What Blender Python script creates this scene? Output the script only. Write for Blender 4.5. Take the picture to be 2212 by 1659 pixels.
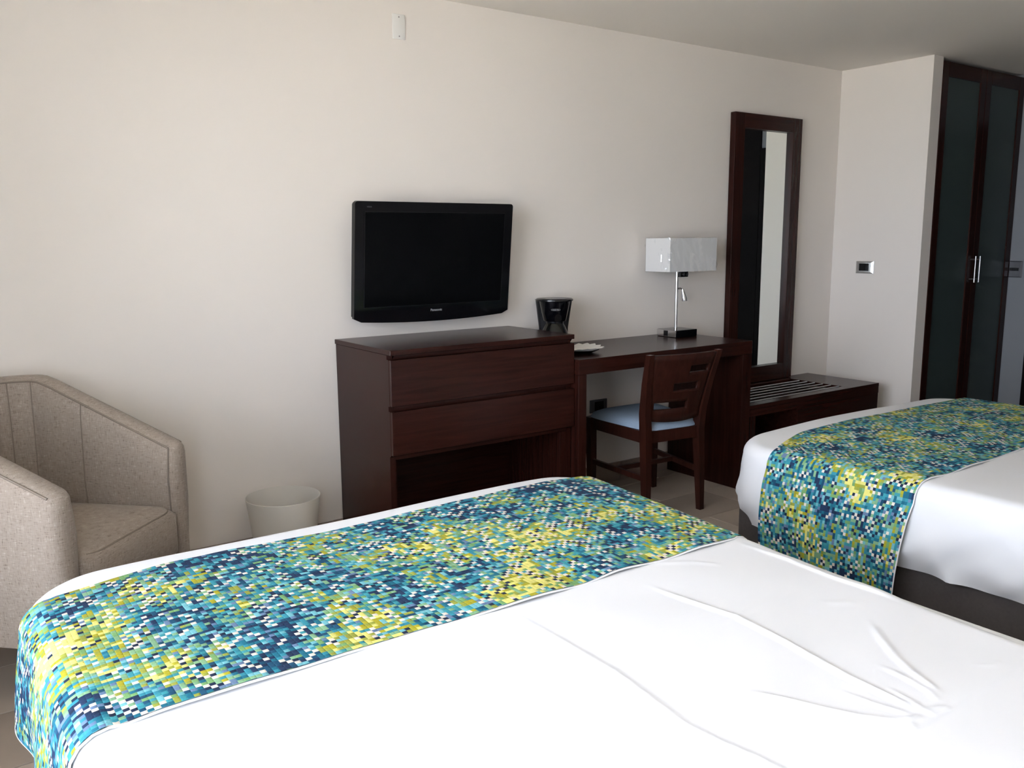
import bpy, bmesh, math, random
import numpy as np
from mathutils import Vector, Matrix, noise as mnoise

random.seed(7)
S = bpy.context.scene
for o in list(bpy.data.objects):
    bpy.data.objects.remove(o)
C = S.collection

# ------------------------------------------------------------------ camera
cam_d = bpy.data.cameras.new('camera')
cam = bpy.data.objects.new('camera', cam_d)
C.objects.link(cam)
yaw, pitch, roll = 0.62228, 0.16612, -0.00739
fw = Vector((math.sin(yaw) * math.cos(pitch), math.cos(yaw) * math.cos(pitch), -math.sin(pitch)))
rt0 = Vector((math.cos(yaw), -math.sin(yaw), 0))
up0 = rt0.cross(fw)
rt = math.cos(roll) * rt0 + math.sin(roll) * up0
up = -math.sin(roll) * rt0 + math.cos(roll) * up0
M = Matrix((rt, up, -fw)).transposed().to_4x4()
M.translation = Vector((0, -3.3033, 1.2694))
cam.matrix_world = M
cam_d.sensor_fit = 'HORIZONTAL'
cam_d.sensor_width = 36
cam_d.lens = 1867.55 / 2212 * 36
cam_d.clip_start = 0.02
S.camera = cam

# ------------------------------------------------------------------ world, light, exposure
W = bpy.data.worlds.new('world')
S.world = W
W.use_nodes = True
bgn = W.node_tree.nodes['Background']
bgn.inputs[0].default_value = (0.845, 0.905, 1.05, 1)
bgn.inputs[1].default_value = 7.0

vs = S.view_settings
vs.view_transform = 'Standard'
vs.look = 'None'
vs.gamma = 1.0
vs.use_curve_mapping = False
vs.exposure = 1.10

# room dimensions (metres)
XW = -0.85      # window wall
X1 = 4.869      # wall with the dark control plate
X2 = 5.95       # wall beyond the wardrobe
D1 = 0.579      # depth of that wall's return
YB = -3.62      # headboard wall
H = 2.266
WY0, WY1, WZ0, WZ1 = -3.56, -1.02, 0.40, 2.20   # window opening
WX0, WX1 = -0.80, -0.18              # extra opening added in the headboard wall for fill light

pd = bpy.data.lights.new('daylight_portal', 'AREA')
pd.shape = 'RECTANGLE'
pd.size = WY1 - WY0
pd.size_y = WZ1 - WZ0
pd.cycles.is_portal = True
po = bpy.data.objects.new('daylight_portal', pd)
C.objects.link(po)
po.matrix_world = Matrix(((0, 0, -1, XW - 0.10), (1, 0, 0, (WY0 + WY1) / 2), (0, -1, 0, (WZ0 + WZ1) / 2), (0, 0, 0, 1)))


pd2 = bpy.data.lights.new('daylight_portal', 'AREA')  # portal for the added fill window
pd2.shape = 'RECTANGLE'
pd2.size = WX1 - WX0
pd2.size_y = WZ1 - WZ0
pd2.cycles.is_portal = True
po2 = bpy.data.objects.new('daylight_portal', pd2)
C.objects.link(po2)
po2.matrix_world = Matrix.Translation(((WX0 + WX1) / 2, YB - 0.10, (WZ0 + WZ1) / 2)) @ Vector((0, 1, 0)).to_track_quat('-Z', 'Z').to_matrix().to_4x4()

sun_d = bpy.data.lights.new('sun', 'SUN')
sun_d.energy = 60.0
sun_d.angle = 0.0093
sun_d.color = (1.0, 0.945, 0.94)
sun_o = bpy.data.objects.new('sun', sun_d)
C.objects.link(sun_o)
sun_o.rotation_euler = Vector((-0.05, 0.45, -1.0)).to_track_quat('-Z', 'Y').to_euler()   # high sun on the balcony, none falls into the room
sun_o.location = (-6, -2, 12)


# ------------------------------------------------------------------ helpers
def lin(c):
    r = []
    for v in c[:3]:
        v /= 255.0
        r.append(v / 12.92 if v <= 0.04045 else ((v + 0.055) / 1.055) ** 2.4)
    return tuple(r) + (1.0,)


MATS = {}


def mat(name, col, rough=0.6, metal=0.0, spec=0.5, coat=0.0, bump=None, var=None, trans=0.0, ior=1.45, alpha=1.0):
    """col is linear rgb; bump=(scale,strength,distance); var=(scale,amount)"""
    m = bpy.data.materials.new(name)
    m.use_nodes = True
    nt = m.node_tree
    b = nt.nodes['Principled BSDF']
    b.inputs['Base Color'].default_value = tuple(col[:3]) + (1,)
    b.inputs['Roughness'].default_value = rough
    b.inputs['Metallic'].default_value = metal
    b.inputs['Specular IOR Level'].default_value = spec
    b.inputs['Coat Weight'].default_value = coat
    b.inputs['Transmission Weight'].default_value = trans
    b.inputs['IOR'].default_value = ior
    b.inputs['Alpha'].default_value = alpha
    tc = nt.nodes.new('ShaderNodeTexCoord')
    if var:
        n = nt.nodes.new('ShaderNodeTexNoise')
        n.inputs['Scale'].default_value = var[0]
        n.inputs['Detail'].default_value = 4
        nt.links.new(tc.outputs['Object'], n.inputs['Vector'])
        mx = nt.nodes.new('ShaderNodeMix')
        mx.data_type = 'RGBA'
        a = var[1]
        mx.inputs['A'].default_value = tuple(c * (1 - a) for c in col[:3]) + (1,)
        mx.inputs['B'].default_value = tuple(min(1, c * (1 + a)) for c in col[:3]) + (1,)
        nt.links.new(n.outputs['Fac'], mx.inputs['Factor'])
        nt.links.new(mx.outputs['Result'], b.inputs['Base Color'])
    if bump:
        n = nt.nodes.new('ShaderNodeTexNoise')
        n.inputs['Scale'].default_value = bump[0]
        n.inputs['Detail'].default_value = 3
        nt.links.new(tc.outputs['Object'], n.inputs['Vector'])
        bp = nt.nodes.new('ShaderNodeBump')
        bp.inputs['Strength'].default_value = bump[1]
        bp.inputs['Distance'].default_value = bump[2]
        nt.links.new(n.outputs['Fac'], bp.inputs['Height'])
        nt.links.new(bp.outputs['Normal'], b.inputs['Normal'])
    MATS[name] = m
    return m


def wood_mat(name, c0, c1, axis='X', rough=0.25, coat=0.0, spec=0.20):
    m = bpy.data.materials.new(name)
    m.use_nodes = True
    nt = m.node_tree
    b = nt.nodes['Principled BSDF']
    tc = nt.nodes.new('ShaderNodeTexCoord')
    mp = nt.nodes.new('ShaderNodeMapping')
    sc = {'X': (1.2, 22, 22), 'Y': (22, 1.2, 22), 'Z': (22, 22, 1.2)}[axis]
    mp.inputs['Scale'].default_value = sc
    nt.links.new(tc.outputs['Object'], mp.inputs['Vector'])
    n = nt.nodes.new('ShaderNodeTexNoise')
    n.inputs['Scale'].default_value = 2.6
    n.inputs['Detail'].default_value = 6
    n.inputs['Distortion'].default_value = 0.6
    nt.links.new(mp.outputs['Vector'], n.inputs['Vector'])
    r = nt.nodes.new('ShaderNodeValToRGB')
    r.color_ramp.elements[0].position = 0.3
    r.color_ramp.elements[1].position = 0.72
    r.color_ramp.elements[0].color = tuple(c0) + (1,)
    r.color_ramp.elements[1].color = tuple(c1) + (1,)
    nt.links.new(n.outputs['Fac'], r.inputs['Fac'])
    nt.links.new(r.outputs['Color'], b.inputs['Base Color'])
    b.inputs['Roughness'].default_value = rough
    b.inputs['Specular IOR Level'].default_value = spec
    b.inputs['Coat Weight'].default_value = coat
    b.inputs['Coat Roughness'].default_value = 0.22
    bp = nt.nodes.new('ShaderNodeBump')
    bp.inputs['Strength'].default_value = 0.05
    bp.inputs['Distance'].default_value = 0.001
    nt.links.new(n.outputs['Fac'], bp.inputs['Height'])
    nt.links.new(bp.outputs['Normal'], b.inputs['Normal'])
    MATS[name] = m
    return m


def linen_mat(name, ca, cb, cc):
    """coarse woven upholstery: crossed streaks with dark and pale slubs"""
    m = bpy.data.materials.new(name)
    m.use_nodes = True
    nt = m.node_tree
    b = nt.nodes['Principled BSDF']
    b.inputs['Roughness'].default_value = 0.95
    b.inputs['Specular IOR Level'].default_value = 0.15
    b.inputs['Sheen Weight'].default_value = 0.15
    tc = nt.nodes.new('ShaderNodeTexCoord')
    outs = []
    for sc in ((55, 55, 420), (420, 420, 55)):
        mp = nt.nodes.new('ShaderNodeMapping')
        mp.inputs['Scale'].default_value = sc
        nt.links.new(tc.outputs['Object'], mp.inputs['Vector'])
        n = nt.nodes.new('ShaderNodeTexNoise')
        n.inputs['Scale'].default_value = 1.0
        n.inputs['Detail'].default_value = 2
        nt.links.new(mp.outputs['Vector'], n.inputs['Vector'])
        outs.append(n.outputs['Fac'])
    ad = nt.nodes.new('ShaderNodeMath')
    ad.operation = 'ADD'
    nt.links.new(outs[0], ad.inputs[0])
    nt.links.new(outs[1], ad.inputs[1])
    ml = nt.nodes.new('ShaderNodeMath')
    ml.operation = 'MULTIPLY'
    ml.inputs[1].default_value = 0.5
    nt.links.new(ad.outputs[0], ml.inputs[0])
    r = nt.nodes.new('ShaderNodeValToRGB')
    e = r.color_ramp.elements
    e[0].position, e[0].color = 0.30, tuple(ca) + (1,)
    e[1].position, e[1].color = 0.70, tuple(cc) + (1,)
    x = e.new(0.46)
    x.color = tuple(cb) + (1,)
    x = e.new(0.56)
    x.color = tuple(cb) + (1,)
    nt.links.new(ml.outputs[0], r.inputs['Fac'])
    nt.links.new(r.outputs['Color'], b.inputs['Base Color'])
    bp = nt.nodes.new('ShaderNodeBump')
    bp.inputs['Strength'].default_value = 0.35
    bp.inputs['Distance'].default_value = 0.0012
    nt.links.new(ml.outputs[0], bp.inputs['Height'])
    nt.links.new(bp.outputs['Normal'], b.inputs['Normal'])
    MATS[name] = m
    return m


def add_box(bm, lo, hi, bevel=0.0, seg=2):
    lo, hi = Vector(lo), Vector(hi)
    r = bmesh.ops.create_cube(bm, size=1)
    vsn = r['verts']
    d = hi - lo
    for v in vsn:
        v.co = Vector((lo.x + (v.co.x + .5) * d.x, lo.y + (v.co.y + .5) * d.y, lo.z + (v.co.z + .5) * d.z))
    if bevel > 0:
        es = list({e for v in vsn for e in v.link_edges})
        bmesh.ops.bevel(bm, geom=es, offset=bevel, segments=seg, profile=0.5, affect='EDGES')


def box(lo, hi, bevel=0.0, seg=2):
    bm = bmesh.new()
    add_box(bm, lo, hi, bevel, seg)
    return bm


def add_tube(bm, pts, rad, n=10, cap=True):
    pts = [Vector(p) for p in pts]
    if not isinstance(rad, (list, tuple)):
        rad = [rad] * len(pts)
    rings = []
    ref = Vector((0, 0, 1))
    t0 = (pts[1] - pts[0]).normalized()
    if abs(t0.dot(ref)) > 0.9:
        ref = Vector((1, 0, 0))
    a = t0.cross(ref).normalized()
    for i, p in enumerate(pts):
        if i == 0:
            t = pts[1] - pts[0]
        elif i == len(pts) - 1:
            t = pts[-1] - pts[-2]
        else:
            t = pts[i + 1] - pts[i - 1]
        t.normalize()
        a = (a - t * a.dot(t)).normalized()
        b2 = t.cross(a)
        rings.append([bm.verts.new(p + (a * math.cos(2 * math.pi * k / n) + b2 * math.sin(2 * math.pi * k / n)) * rad[i]) for k in range(n)])
    for i in range(len(rings) - 1):
        for k in range(n):
            bm.faces.new((rings[i][k], rings[i][(k + 1) % n], rings[i + 1][(k + 1) % n], rings[i + 1][k]))
    if cap:
        bm.faces.new(rings[0][::-1])
        bm.faces.new(rings[-1])


def tube(pts, rad, n=10):
    bm = bmesh.new()
    add_tube(bm, pts, rad, n)
    return bm


def add_lathe(bm, prof, cx, cy, n=40, close=False):
    rings = []
    for r, z in prof:
        rings.append([bm.verts.new((cx + r * math.cos(2 * math.pi * k / n), cy + r * math.sin(2 * math.pi * k / n), z)) for k in range(n)])
    for i in range(len(rings) - 1):
        for k in range(n):
            bm.faces.new((rings[i][k], rings[i][(k + 1) % n], rings[i + 1][(k + 1) % n], rings[i + 1][k]))
    if close:
        bm.faces.new(rings[0][::-1])
        bm.faces.new(rings[-1])


def add_prism(bm, poly, axis, a, b):
    """extrude a 2-D polygon between a and b along an axis; poly coords are the other two axes in order"""
    def P(p, t):
        if axis == 'x':
            return (t, p[0], p[1])
        if axis == 'y':
            return (p[0], t, p[1])
        return (p[0], p[1], t)
    A = [bm.verts.new(P(p, a)) for p in poly]
    B = [bm.verts.new(P(p, b)) for p in poly]
    n = len(poly)
    bm.faces.new(A)
    bm.faces.new(B[::-1])
    for i in range(n):
        bm.faces.new((A[i], B[i], B[(i + 1) % n], A[(i + 1) % n]))


def add_loft(bm, rings, cap=True, closed=True):
    R_ = [[bm.verts.new(p) for p in r] for r in rings]
    n = len(R_[0])
    for i in range(len(R_) - 1):
        for k in range(n if closed else n - 1):
            bm.faces.new((R_[i][k], R_[i][(k + 1) % n], R_[i + 1][(k + 1) % n], R_[i + 1][k]))
    if cap and closed:
        bm.faces.new(R_[0][::-1])
        bm.faces.new(R_[-1])


ROOT = {}


def finish(name, bm, m, origin, smooth=False, angle=0.6):
    bmesh.ops.recalc_face_normals(bm, faces=bm.faces)
    if origin is not None:
        bmesh.ops.translate(bm, verts=bm.verts, vec=-Vector(origin))
    me = bpy.data.meshes.new(name)
    bm.to_mesh(me)
    bm.free()
    if smooth:
        for p in me.polygons:
            p.use_smooth = True
        try:
            me.set_sharp_from_angle(angle=angle)
        except Exception:
            pass
    o = bpy.data.objects.new(name, me)
    C.objects.link(o)
    if m is not None:
        o.data.materials.append(MATS[m] if isinstance(m, str) else m)
    return o


def empty(name, loc, label, cat, group=None):
    e = bpy.data.objects.new(name, None)
    e.empty_display_size = 0.05
    C.objects.link(e)
    e.location = loc
    e['label'] = label
    e['category'] = cat
    if group:
        e['group'] = group
    ROOT[e.name] = Vector(loc)
    return e


def root_of(p):
    while p.parent:
        p = p.parent
    return p


def part(name, bm, m, parent, smooth=False, label=None, angle=0.6):
    org = ROOT[root_of(parent).name]
    o = finish(name, bm, m, org, smooth, angle)
    o.parent = parent
    if label:
        o['label'] = label
    return o


def thing(name, bm, m, loc, label, cat, smooth=False, group=None, angle=0.6):
    o = finish(name, bm, m, loc, smooth, angle)
    o.location = loc
    o['label'] = label
    o['category'] = cat
    if group:
        o['group'] = group
    ROOT[o.name] = Vector(loc)
    return o


def struct(name, bm, m, loc=(0, 0, 0), label=None):
    o = finish(name, bm, m, loc)
    o.location = loc
    o['kind'] = 'structure'
    if label:
        o['label'] = label
    ROOT[o.name] = Vector(loc)
    return o


def piece(name, me, loc, parent, rot=None):
    o = bpy.data.objects.new(name, me)
    C.objects.link(o)
    o.parent = parent
    o.location = Vector(loc) - ROOT[root_of(parent).name]
    if rot:
        o.rotation_euler = rot
    return o


def text_part(name, txt, size, m, parent, mw, ext=0.0004, font_shear=0.0, bold=0.0):
    """flat lettering, centred, as a mesh child; mw: matrix in world space"""
    cu = bpy.data.curves.new(name, 'FONT')
    cu.body = txt
    cu.size = size
    cu.align_x = 'CENTER'
    cu.align_y = 'CENTER'
    cu.extrude = ext
    cu.shear = font_shear
    cu.offset = bold
    tmp = bpy.data.objects.new('tmp', cu)
    C.objects.link(tmp)
    dg = bpy.context.evaluated_depsgraph_get()
    me = bpy.data.meshes.new_from_object(tmp.evaluated_get(dg))
    bpy.data.objects.remove(tmp)
    me.transform(mw)
    me.transform(Matrix.Translation(-ROOT[root_of(parent).name]))
    me.materials.clear()
    me.materials.append(MATS[m])
    o = bpy.data.objects.new(name, me)
    C.objects.link(o)
    o.parent = parent
    return o


# ------------------------------------------------------------------ materials
mat('wall_paint', (0.83, 0.775, 0.715), 0.9, spec=0.2, bump=(260, 0.10, 0.0008), var=(1.3, 0.012))
mat('ceiling_paint', (0.87, 0.825, 0.765), 0.9, spec=0.2, bump=(200, 0.06, 0.0008), var=(1.1, 0.01))
mat('corridor_grey', (0.26, 0.27, 0.285), 0.8, spec=0.2, bump=(260, 0.10, 0.0008))  # even grey, darker than the other walls
mat('tile_a', (0.42, 0.345, 0.275), 0.5, spec=0.3, var=(5, 0.12))
mat('tile_b', (0.35, 0.285, 0.228), 0.5, spec=0.3, var=(5, 0.12))
mat('tile_c', (0.46, 0.385, 0.31), 0.5, spec=0.3, var=(5, 0.12))
mat('grout', (0.25, 0.21, 0.17), 0.9)
mat('skirting_tile', (0.30, 0.235, 0.190), 0.4, var=(7, 0.14))
mat('concrete', (0.66, 0.64, 0.62), 0.9, var=(3, 0.1))
mat('garden', (0.25, 0.235, 0.19), 0.95, var=(0.4, 0.3))
wood_mat('wood_x', (0.021, 0.0058, 0.0040), (0.036, 0.0105, 0.0072), 'X')
wood_mat('wood_y', (0.019, 0.0050, 0.0034), (0.033, 0.0092, 0.0062), 'Y')
wood_mat('wood_z', (0.019, 0.0050, 0.0034), (0.033, 0.0092, 0.0062), 'Z')
wood_mat('chair_wood', (0.024, 0.0068, 0.0045), (0.042, 0.0125, 0.0080), 'Z', rough=0.30)
mat('ebony_door', (0.0045, 0.0032, 0.003), 0.6, spec=0.12, var=(8, 0.3))
mat('black_plastic', (0.006, 0.006, 0.007), 0.22, spec=0.5)
mat('black_satin', (0.010, 0.010, 0.011), 0.42, spec=0.4)
mat('black_bezel', (0.003, 0.003, 0.004), 0.10, spec=0.3)
mat('tv_screen', (0.0015, 0.0016, 0.002), 0.30, spec=0.12)
mat('grey_print', (0.30, 0.30, 0.31), 0.4)
mat('dim_print', (0.06, 0.06, 0.065), 0.4)
mat('chrome', (0.72, 0.72, 0.73), 0.12, metal=1)
mat('brushed_metal', (0.60, 0.60, 0.60), 0.33, metal=1)
mat('plate_silver', (0.52, 0.52, 0.51), 0.28, metal=0.9)
mat('plate_grey', (0.16, 0.16, 0.17), 0.3, metal=0.6)
mat('white_plastic', (0.80, 0.785, 0.75), 0.4)
mat('screw', (0.28, 0.27, 0.26), 0.4, metal=0.5)
mat('mirror_glass', (0.86, 0.90, 0.87), 0.015, metal=1)
mat('frosted_glass', (0.042, 0.060, 0.057), 0.42, spec=0.45)
mat('seat_fabric', (0.29, 0.37, 0.47), 0.9, spec=0.2, bump=(900, 0.4, 0.0008), var=(260, 0.18))
linen_mat('linen', (0.165, 0.130, 0.102), (0.330, 0.275, 0.228), (0.49, 0.425, 0.36))
mat('piping_fabric', (0.235, 0.195, 0.160), 0.95, spec=0.15)
mat('sheet_cotton', (0.80, 0.808, 0.825), 0.85, spec=0.15, bump=(700, 0.06, 0.0006))
mat('bed_base_fabric', (0.075, 0.065, 0.060), 0.9, spec=0.15, bump=(600, 0.3, 0.001), var=(120, 0.15))
mat('mattress_white', (0.7, 0.7, 0.7), 0.9)
mat('lining_white', (0.82, 0.82, 0.82), 0.9, spec=0.1)
mat('paper_white', (0.80, 0.78, 0.74), 0.85, spec=0.15, bump=(300, 0.2, 0.001))
mat('shade_white', (0.86, 0.86, 0.85), 0.8, spec=0.2)
mat('dark_foot', (0.02, 0.014, 0.011), 0.4)
mat('aluminium', (0.55, 0.55, 0.55), 0.4, metal=0.8)


def glass_mat(name, col, gloss=0.12, rough=0.05, fres=True):
    """thin clear sheet: mostly see-through with a gloss on top"""
    m = bpy.data.materials.new(name)
    m.use_nodes = True
    nt = m.node_tree
    for n in list(nt.nodes):
        if n.type != 'OUTPUT_MATERIAL':
            nt.nodes.remove(n)
    out = nt.nodes['Material Output']
    tr = nt.nodes.new('ShaderNodeBsdfTransparent')
    tr.inputs[0].default_value = tuple(col) + (1,)
    gl = nt.nodes.new('ShaderNodeBsdfGlossy')
    gl.inputs['Roughness'].default_value = rough
    fr = nt.nodes.new('ShaderNodeFresnel')
    fr.inputs[0].default_value = 1.5
    ad = nt.nodes.new('ShaderNodeMath')
    ad.operation = 'ADD'
    ad.use_clamp = True
    ad.inputs[1].default_value = gloss
    nt.links.new(fr.outputs[0], ad.inputs[0])
    mx = nt.nodes.new('ShaderNodeMixShader')
    if fres:
        nt.links.new(ad.outputs[0], mx.inputs[0])
    else:
        mx.inputs[0].default_value = gloss
    nt.links.new(tr.outputs[0], mx.inputs[1])
    nt.links.new(gl.outputs[0], mx.inputs[2])
    nt.links.new(mx.outputs[0], out.inputs[0])
    MATS[name] = m
    return m


glass_mat('window_glass', (0.97, 0.98, 0.98), 0.0, 0.0)
glass_mat('carafe_glass', (0.62, 0.63, 0.62), 0.01, 0.03)
glass_mat('plate_glass', (0.55, 0.60, 0.58), 0.06, 0.05)
glass_mat('clear_film', (0.975, 0.975, 0.975), 0.16, 0.09, False)

# translucent bin plastic
m = mat('bin_plastic', (0.90, 0.87, 0.82), 0.45, spec=0.4)
nt = m.node_tree
b_ = nt.nodes['Principled BSDF']
tl = nt.nodes.new('ShaderNodeBsdfTranslucent')
tl.inputs[0].default_value = (0.88, 0.86, 0.80, 1)
mxs = nt.nodes.new('ShaderNodeMixShader')
mxs.inputs[0].default_value = 0.45
nt.links.new(b_.outputs[0], mxs.inputs[1])
nt.links.new(tl.outputs[0], mxs.inputs[2])
nt.links.new(mxs.outputs[0], nt.nodes['Material Output'].inputs[0])


def mosaic_mat(name, seed):
    """woven mosaic print: small cells coloured from a palette in drifting patches"""
    m = bpy.data.materials.new(name)
    m.use_nodes = True
    nt = m.node_tree
    L = nt.links
    b = nt.nodes['Principled BSDF']
    b.inputs['Roughness'].default_value = 0.8
    b.inputs['Specular IOR Level'].default_value = 0.25

    def N(t, **kw):
        n = nt.nodes.new(t)
        for k, v in kw.items():
            setattr(n, k, v)
        return n

    def math_(op, a, bb=None, clamp=False):
        n = N('ShaderNodeMath', operation=op, use_clamp=clamp)
        for i, x in enumerate((a, bb)):
            if x is None:
                continue
            if hasattr(x, 'links'):
                L.new(x, n.inputs[i])
            else:
                n.inputs[i].default_value = x
        return n.outputs[0]

    uv = N('ShaderNodeUVMap')
    sep = N('ShaderNodeSeparateXYZ')
    L.new(uv.outputs[0], sep.inputs[0])
    cell = 0.0102
    u = math_('DIVIDE', sep.outputs[0], cell)
    v = math_('DIVIDE', sep.outputs[1], cell)
    iu, iv = math_('FLOOR', u), math_('FLOOR', v)

    def comb(x, y, z):
        n = N('ShaderNodeCombineXYZ')
        for i, q in enumerate((x, y, z)):
            if hasattr(q, 'links'):
                L.new(q, n.inputs[i])
            else:
                n.inputs[i].default_value = q
        return n.outputs[0]

    def white(vec):
        n = N('ShaderNodeTexWhiteNoise', noise_dimensions='3D')
        L.new(vec, n.inputs['Vector'])
        return n.outputs['Value']

    iu2 = math_('FLOOR', math_('DIVIDE', iu, 2.0))
    iv2 = math_('FLOOR', math_('DIVIDE', iv, 2.0))
    h1 = white(comb(iu, iv, seed))
    hA = white(comb(iu2, iv, seed + 5.3))
    hB = white(comb(iu, iv2, seed + 9.1))
    sel = white(comb(iu2, iv2, seed + 2.7))
    # some neighbours join into short dashes
    useA = math_('LESS_THAN', sel, 0.30)
    useB = math_('GREATER_THAN', sel, 0.80)

    def mixf(f, a, bb):
        n = N('ShaderNodeMix', data_type='FLOAT')
        L.new(f, n.inputs[0])
        L.new(a, n.inputs[2])
        L.new(bb, n.inputs[3])
        return n.outputs[0]

    h = mixf(useB, mixf(useA, h1, hA), hB)
    # drifting patches
    def low(scale, z, det=1.5):
        n = N('ShaderNodeTexNoise')
        n.inputs['Scale'].default_value = scale
        n.inputs['Detail'].default_value = det
        n.inputs['Roughness'].default_value = 0.55
        L.new(comb(math_('MULTIPLY', iu, cell), math_('MULTIPLY', iv, cell), z), n.inputs['Vector'])
        return n.outputs['Fac']

    big = low(6.5, seed)
    f1 = math_('MULTIPLY', math_('SUBTRACT', big, 0.5), 2.15)
    jit = math_('MULTIPLY', math_('SUBTRACT', h, 0.5), 0.72)
    t = math_('ADD', math_('ADD', f1, jit), 0.50, True)
    r = N('ShaderNodeValToRGB')
    cr = r.color_ramp
    cr.interpolation = 'CONSTANT'
    pal = [(0.0, (34, 54, 86)), (0.11, (26, 78, 108)), (0.21, (30, 108, 130)), (0.31, (54, 140, 158)), (0.40, (104, 128, 160)),
           (0.44, (116, 182, 192)), (0.52, (62, 148, 158)), (0.59, (130, 172, 132)), (0.68, (118, 162, 104)), (0.76, (152, 158, 66)),
           (0.85, (168, 162, 42)), (0.93, (220, 214, 122))]
    e = cr.elements
    e[0].position, e[0].color = pal[0][0], lin(pal[0][1])
    e[1].position, e[1].color = pal[1][0], lin(pal[1][1])
    for p, c in pal[2:]:
        x = e.new(p)
        x.color = lin(c)
    L.new(t, r.inputs['Fac'])
    # pale and navy cells set out like a broken chequerboard
    chk = math_('MODULO', math_('ADD', math_('ADD', iu, iv), 4000.0), 2.0)
    dens = low(17.0, seed + 3.0, 0.5)
    hw_ = white(comb(iu, iv, seed + 21.0))
    thr = math_('MULTIPLY', math_('SUBTRACT', dens, 0.31), 1.10, True)
    pale = math_('MULTIPLY', math_('LESS_THAN', hw_, thr), math_('LESS_THAN', chk, 0.5))
    hn = white(comb(iu, iv, seed + 33.0))
    thn = math_('MULTIPLY', math_('SUBTRACT', dens, 0.37), 1.0, True)
    navy = math_('MULTIPLY', math_('LESS_THAN', hn, thn), math_('GREATER_THAN', chk, 0.5))
    mx1 = N('ShaderNodeMix', data_type='RGBA')
    L.new(navy, mx1.inputs['Factor'])
    L.new(r.outputs['Color'], mx1.inputs['A'])
    mx1.inputs['B'].default_value = lin((28, 44, 70))
    mx2 = N('ShaderNodeMix', data_type='RGBA')
    L.new(pale, mx2.inputs['Factor'])
    L.new(mx1.outputs['Result'], mx2.inputs['A'])
    mx2.inputs['B'].default_value = lin((226, 217, 204))
    # slight value change from cell to cell
    hsv = N('ShaderNodeHueSaturation')
    L.new(math_('ADD', math_('MULTIPLY', hA, 0.20), 0.86), hsv.inputs['Value'])
    hsv.inputs['Saturation'].default_value = 1.0
    L.new(mx2.outputs['Result'], hsv.inputs['Color'])
    L.new(hsv.outputs['Color'], b.inputs['Base Color'])
    # cells stand up a little, like woven floats
    fu = math_('SUBTRACT', u, iu)
    fv = math_('SUBTRACT', v, iv)
    ed = math_('MINIMUM', math_('MINIMUM', fu, math_('SUBTRACT', 1.0, fu)), math_('MINIMUM', fv, math_('SUBTRACT', 1.0, fv)))
    hgt = math_('MULTIPLY', math_('MINIMUM', ed, 0.25), math_('ADD', math_('MULTIPLY', h1, 0.7), 0.6))
    bp = N('ShaderNodeBump')
    bp.inputs['Strength'].default_value = 0.5
    bp.inputs['Distance'].default_value = 0.004
    L.new(hgt, bp.inputs['Height'])
    L.new(bp.outputs['Normal'], b.inputs['Normal'])
    MATS[name] = m
    return m


mosaic_mat('mosaic_near', 1.0)
mosaic_mat('mosaic_far', 14.0)

# ------------------------------------------------------------------ room shell
T = 0.16
fl = struct('floor', box((XW - 0.1, YB, -0.20), (X2 + 0.4, 0.0, -0.009)), 'grout')
# stone floor tiles, 60 x 30 cm, laid with staggered joints
TW, TH, G = 0.60, 0.302, 0.004
bmt = box((-TW / 2 + G / 2, -TH / 2 + G / 2, -0.010), (TW / 2 - G / 2, TH / 2 - G / 2, 0.0), 0.0012, 1)
tile_me = []
for k, mm in enumerate(('tile_a', 'tile_b', 'tile_c')):
    me_ = bpy.data.meshes.new('floor_tile')
    bmt.to_mesh(me_)
    me_.materials.append(MATS[mm])
    tile_me.append(me_)
rng = random.Random(3)


def tile_piece(x0, x1, y0, y1, k, parent):
    """cut tiles at the edges get a mesh of their own"""
    if abs(x1 - x0 - TW) < 1e-4 and abs(y1 - y0 - TH) < 1e-4:
        return piece('floor_tile', tile_me[k], ((x0 + x1) / 2, (y0 + y1) / 2, 0), parent)
    w, d = x1 - x0, y1 - y0
    if w < 0.02 or d < 0.02:
        return None
    bm = box((-w / 2 + G / 2, -d / 2 + G / 2, -0.010), (w / 2 - G / 2, d / 2 - G / 2, 0.0), 0.0012, 1)
    me_ = bpy.data.meshes.new('floor_tile')
    bm.to_mesh(me_)
    bm.free()
    me_.materials.append(tile_me[k].materials[0])
    return piece('floor_tile', me_, ((x0 + x1) / 2, (y0 + y1) / 2, 0), parent)


ys = [0.0, -0.108]
while ys[-1] > YB + 1e-6:
    ys.append(max(YB, ys[-1] - TH))
for j in range(len(ys) - 1):
    x = 3.265 - 0.6 * 8 + (0.3 if j % 2 else 0.0)
    while x < X2 + 0.3:
        a, b2 = max(x, XW), min(x + TW, X2)
        if b2 - a > 0.02:
            tile_piece(a, b2, ys[j + 1], ys[j], rng.choice((0, 0, 1, 2)), fl)
        x += TW

struct('ceiling', box((XW - T, YB - T, H), (X2 + 0.4, T, H + 0.2)), 'ceiling_paint')
wr = struct('wall_rear', box((XW - T, 0.0, -0.2), (X2 + 0.4, T, H)), 'wall_paint')     # wall with the television
bm = bmesh.new()
add_box(bm, (XW - T, YB - T, -0.2), (WX0, YB, H))
add_box(bm, (WX1, YB - T, -0.2), (X2 + 0.4, YB, H))
add_box(bm, (WX0, YB - T, WZ1), (WX1, YB, H))
add_box(bm, (WX0, YB - T, -0.2), (WX1, YB, WZ0))
struct('wall_headboard', bm, 'wall_paint')
bm = bmesh.new()
for z0, z1 in ((WZ0, WZ0 + 0.06), (WZ1 - 0.06, WZ1)):
    add_box(bm, (WX0, YB - 0.10, z0), (WX1, YB - 0.04, z1))
added_win = struct('added_window', bm, 'aluminium')  # unseen window, added to brighten the armchair, bin and low wall
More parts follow.
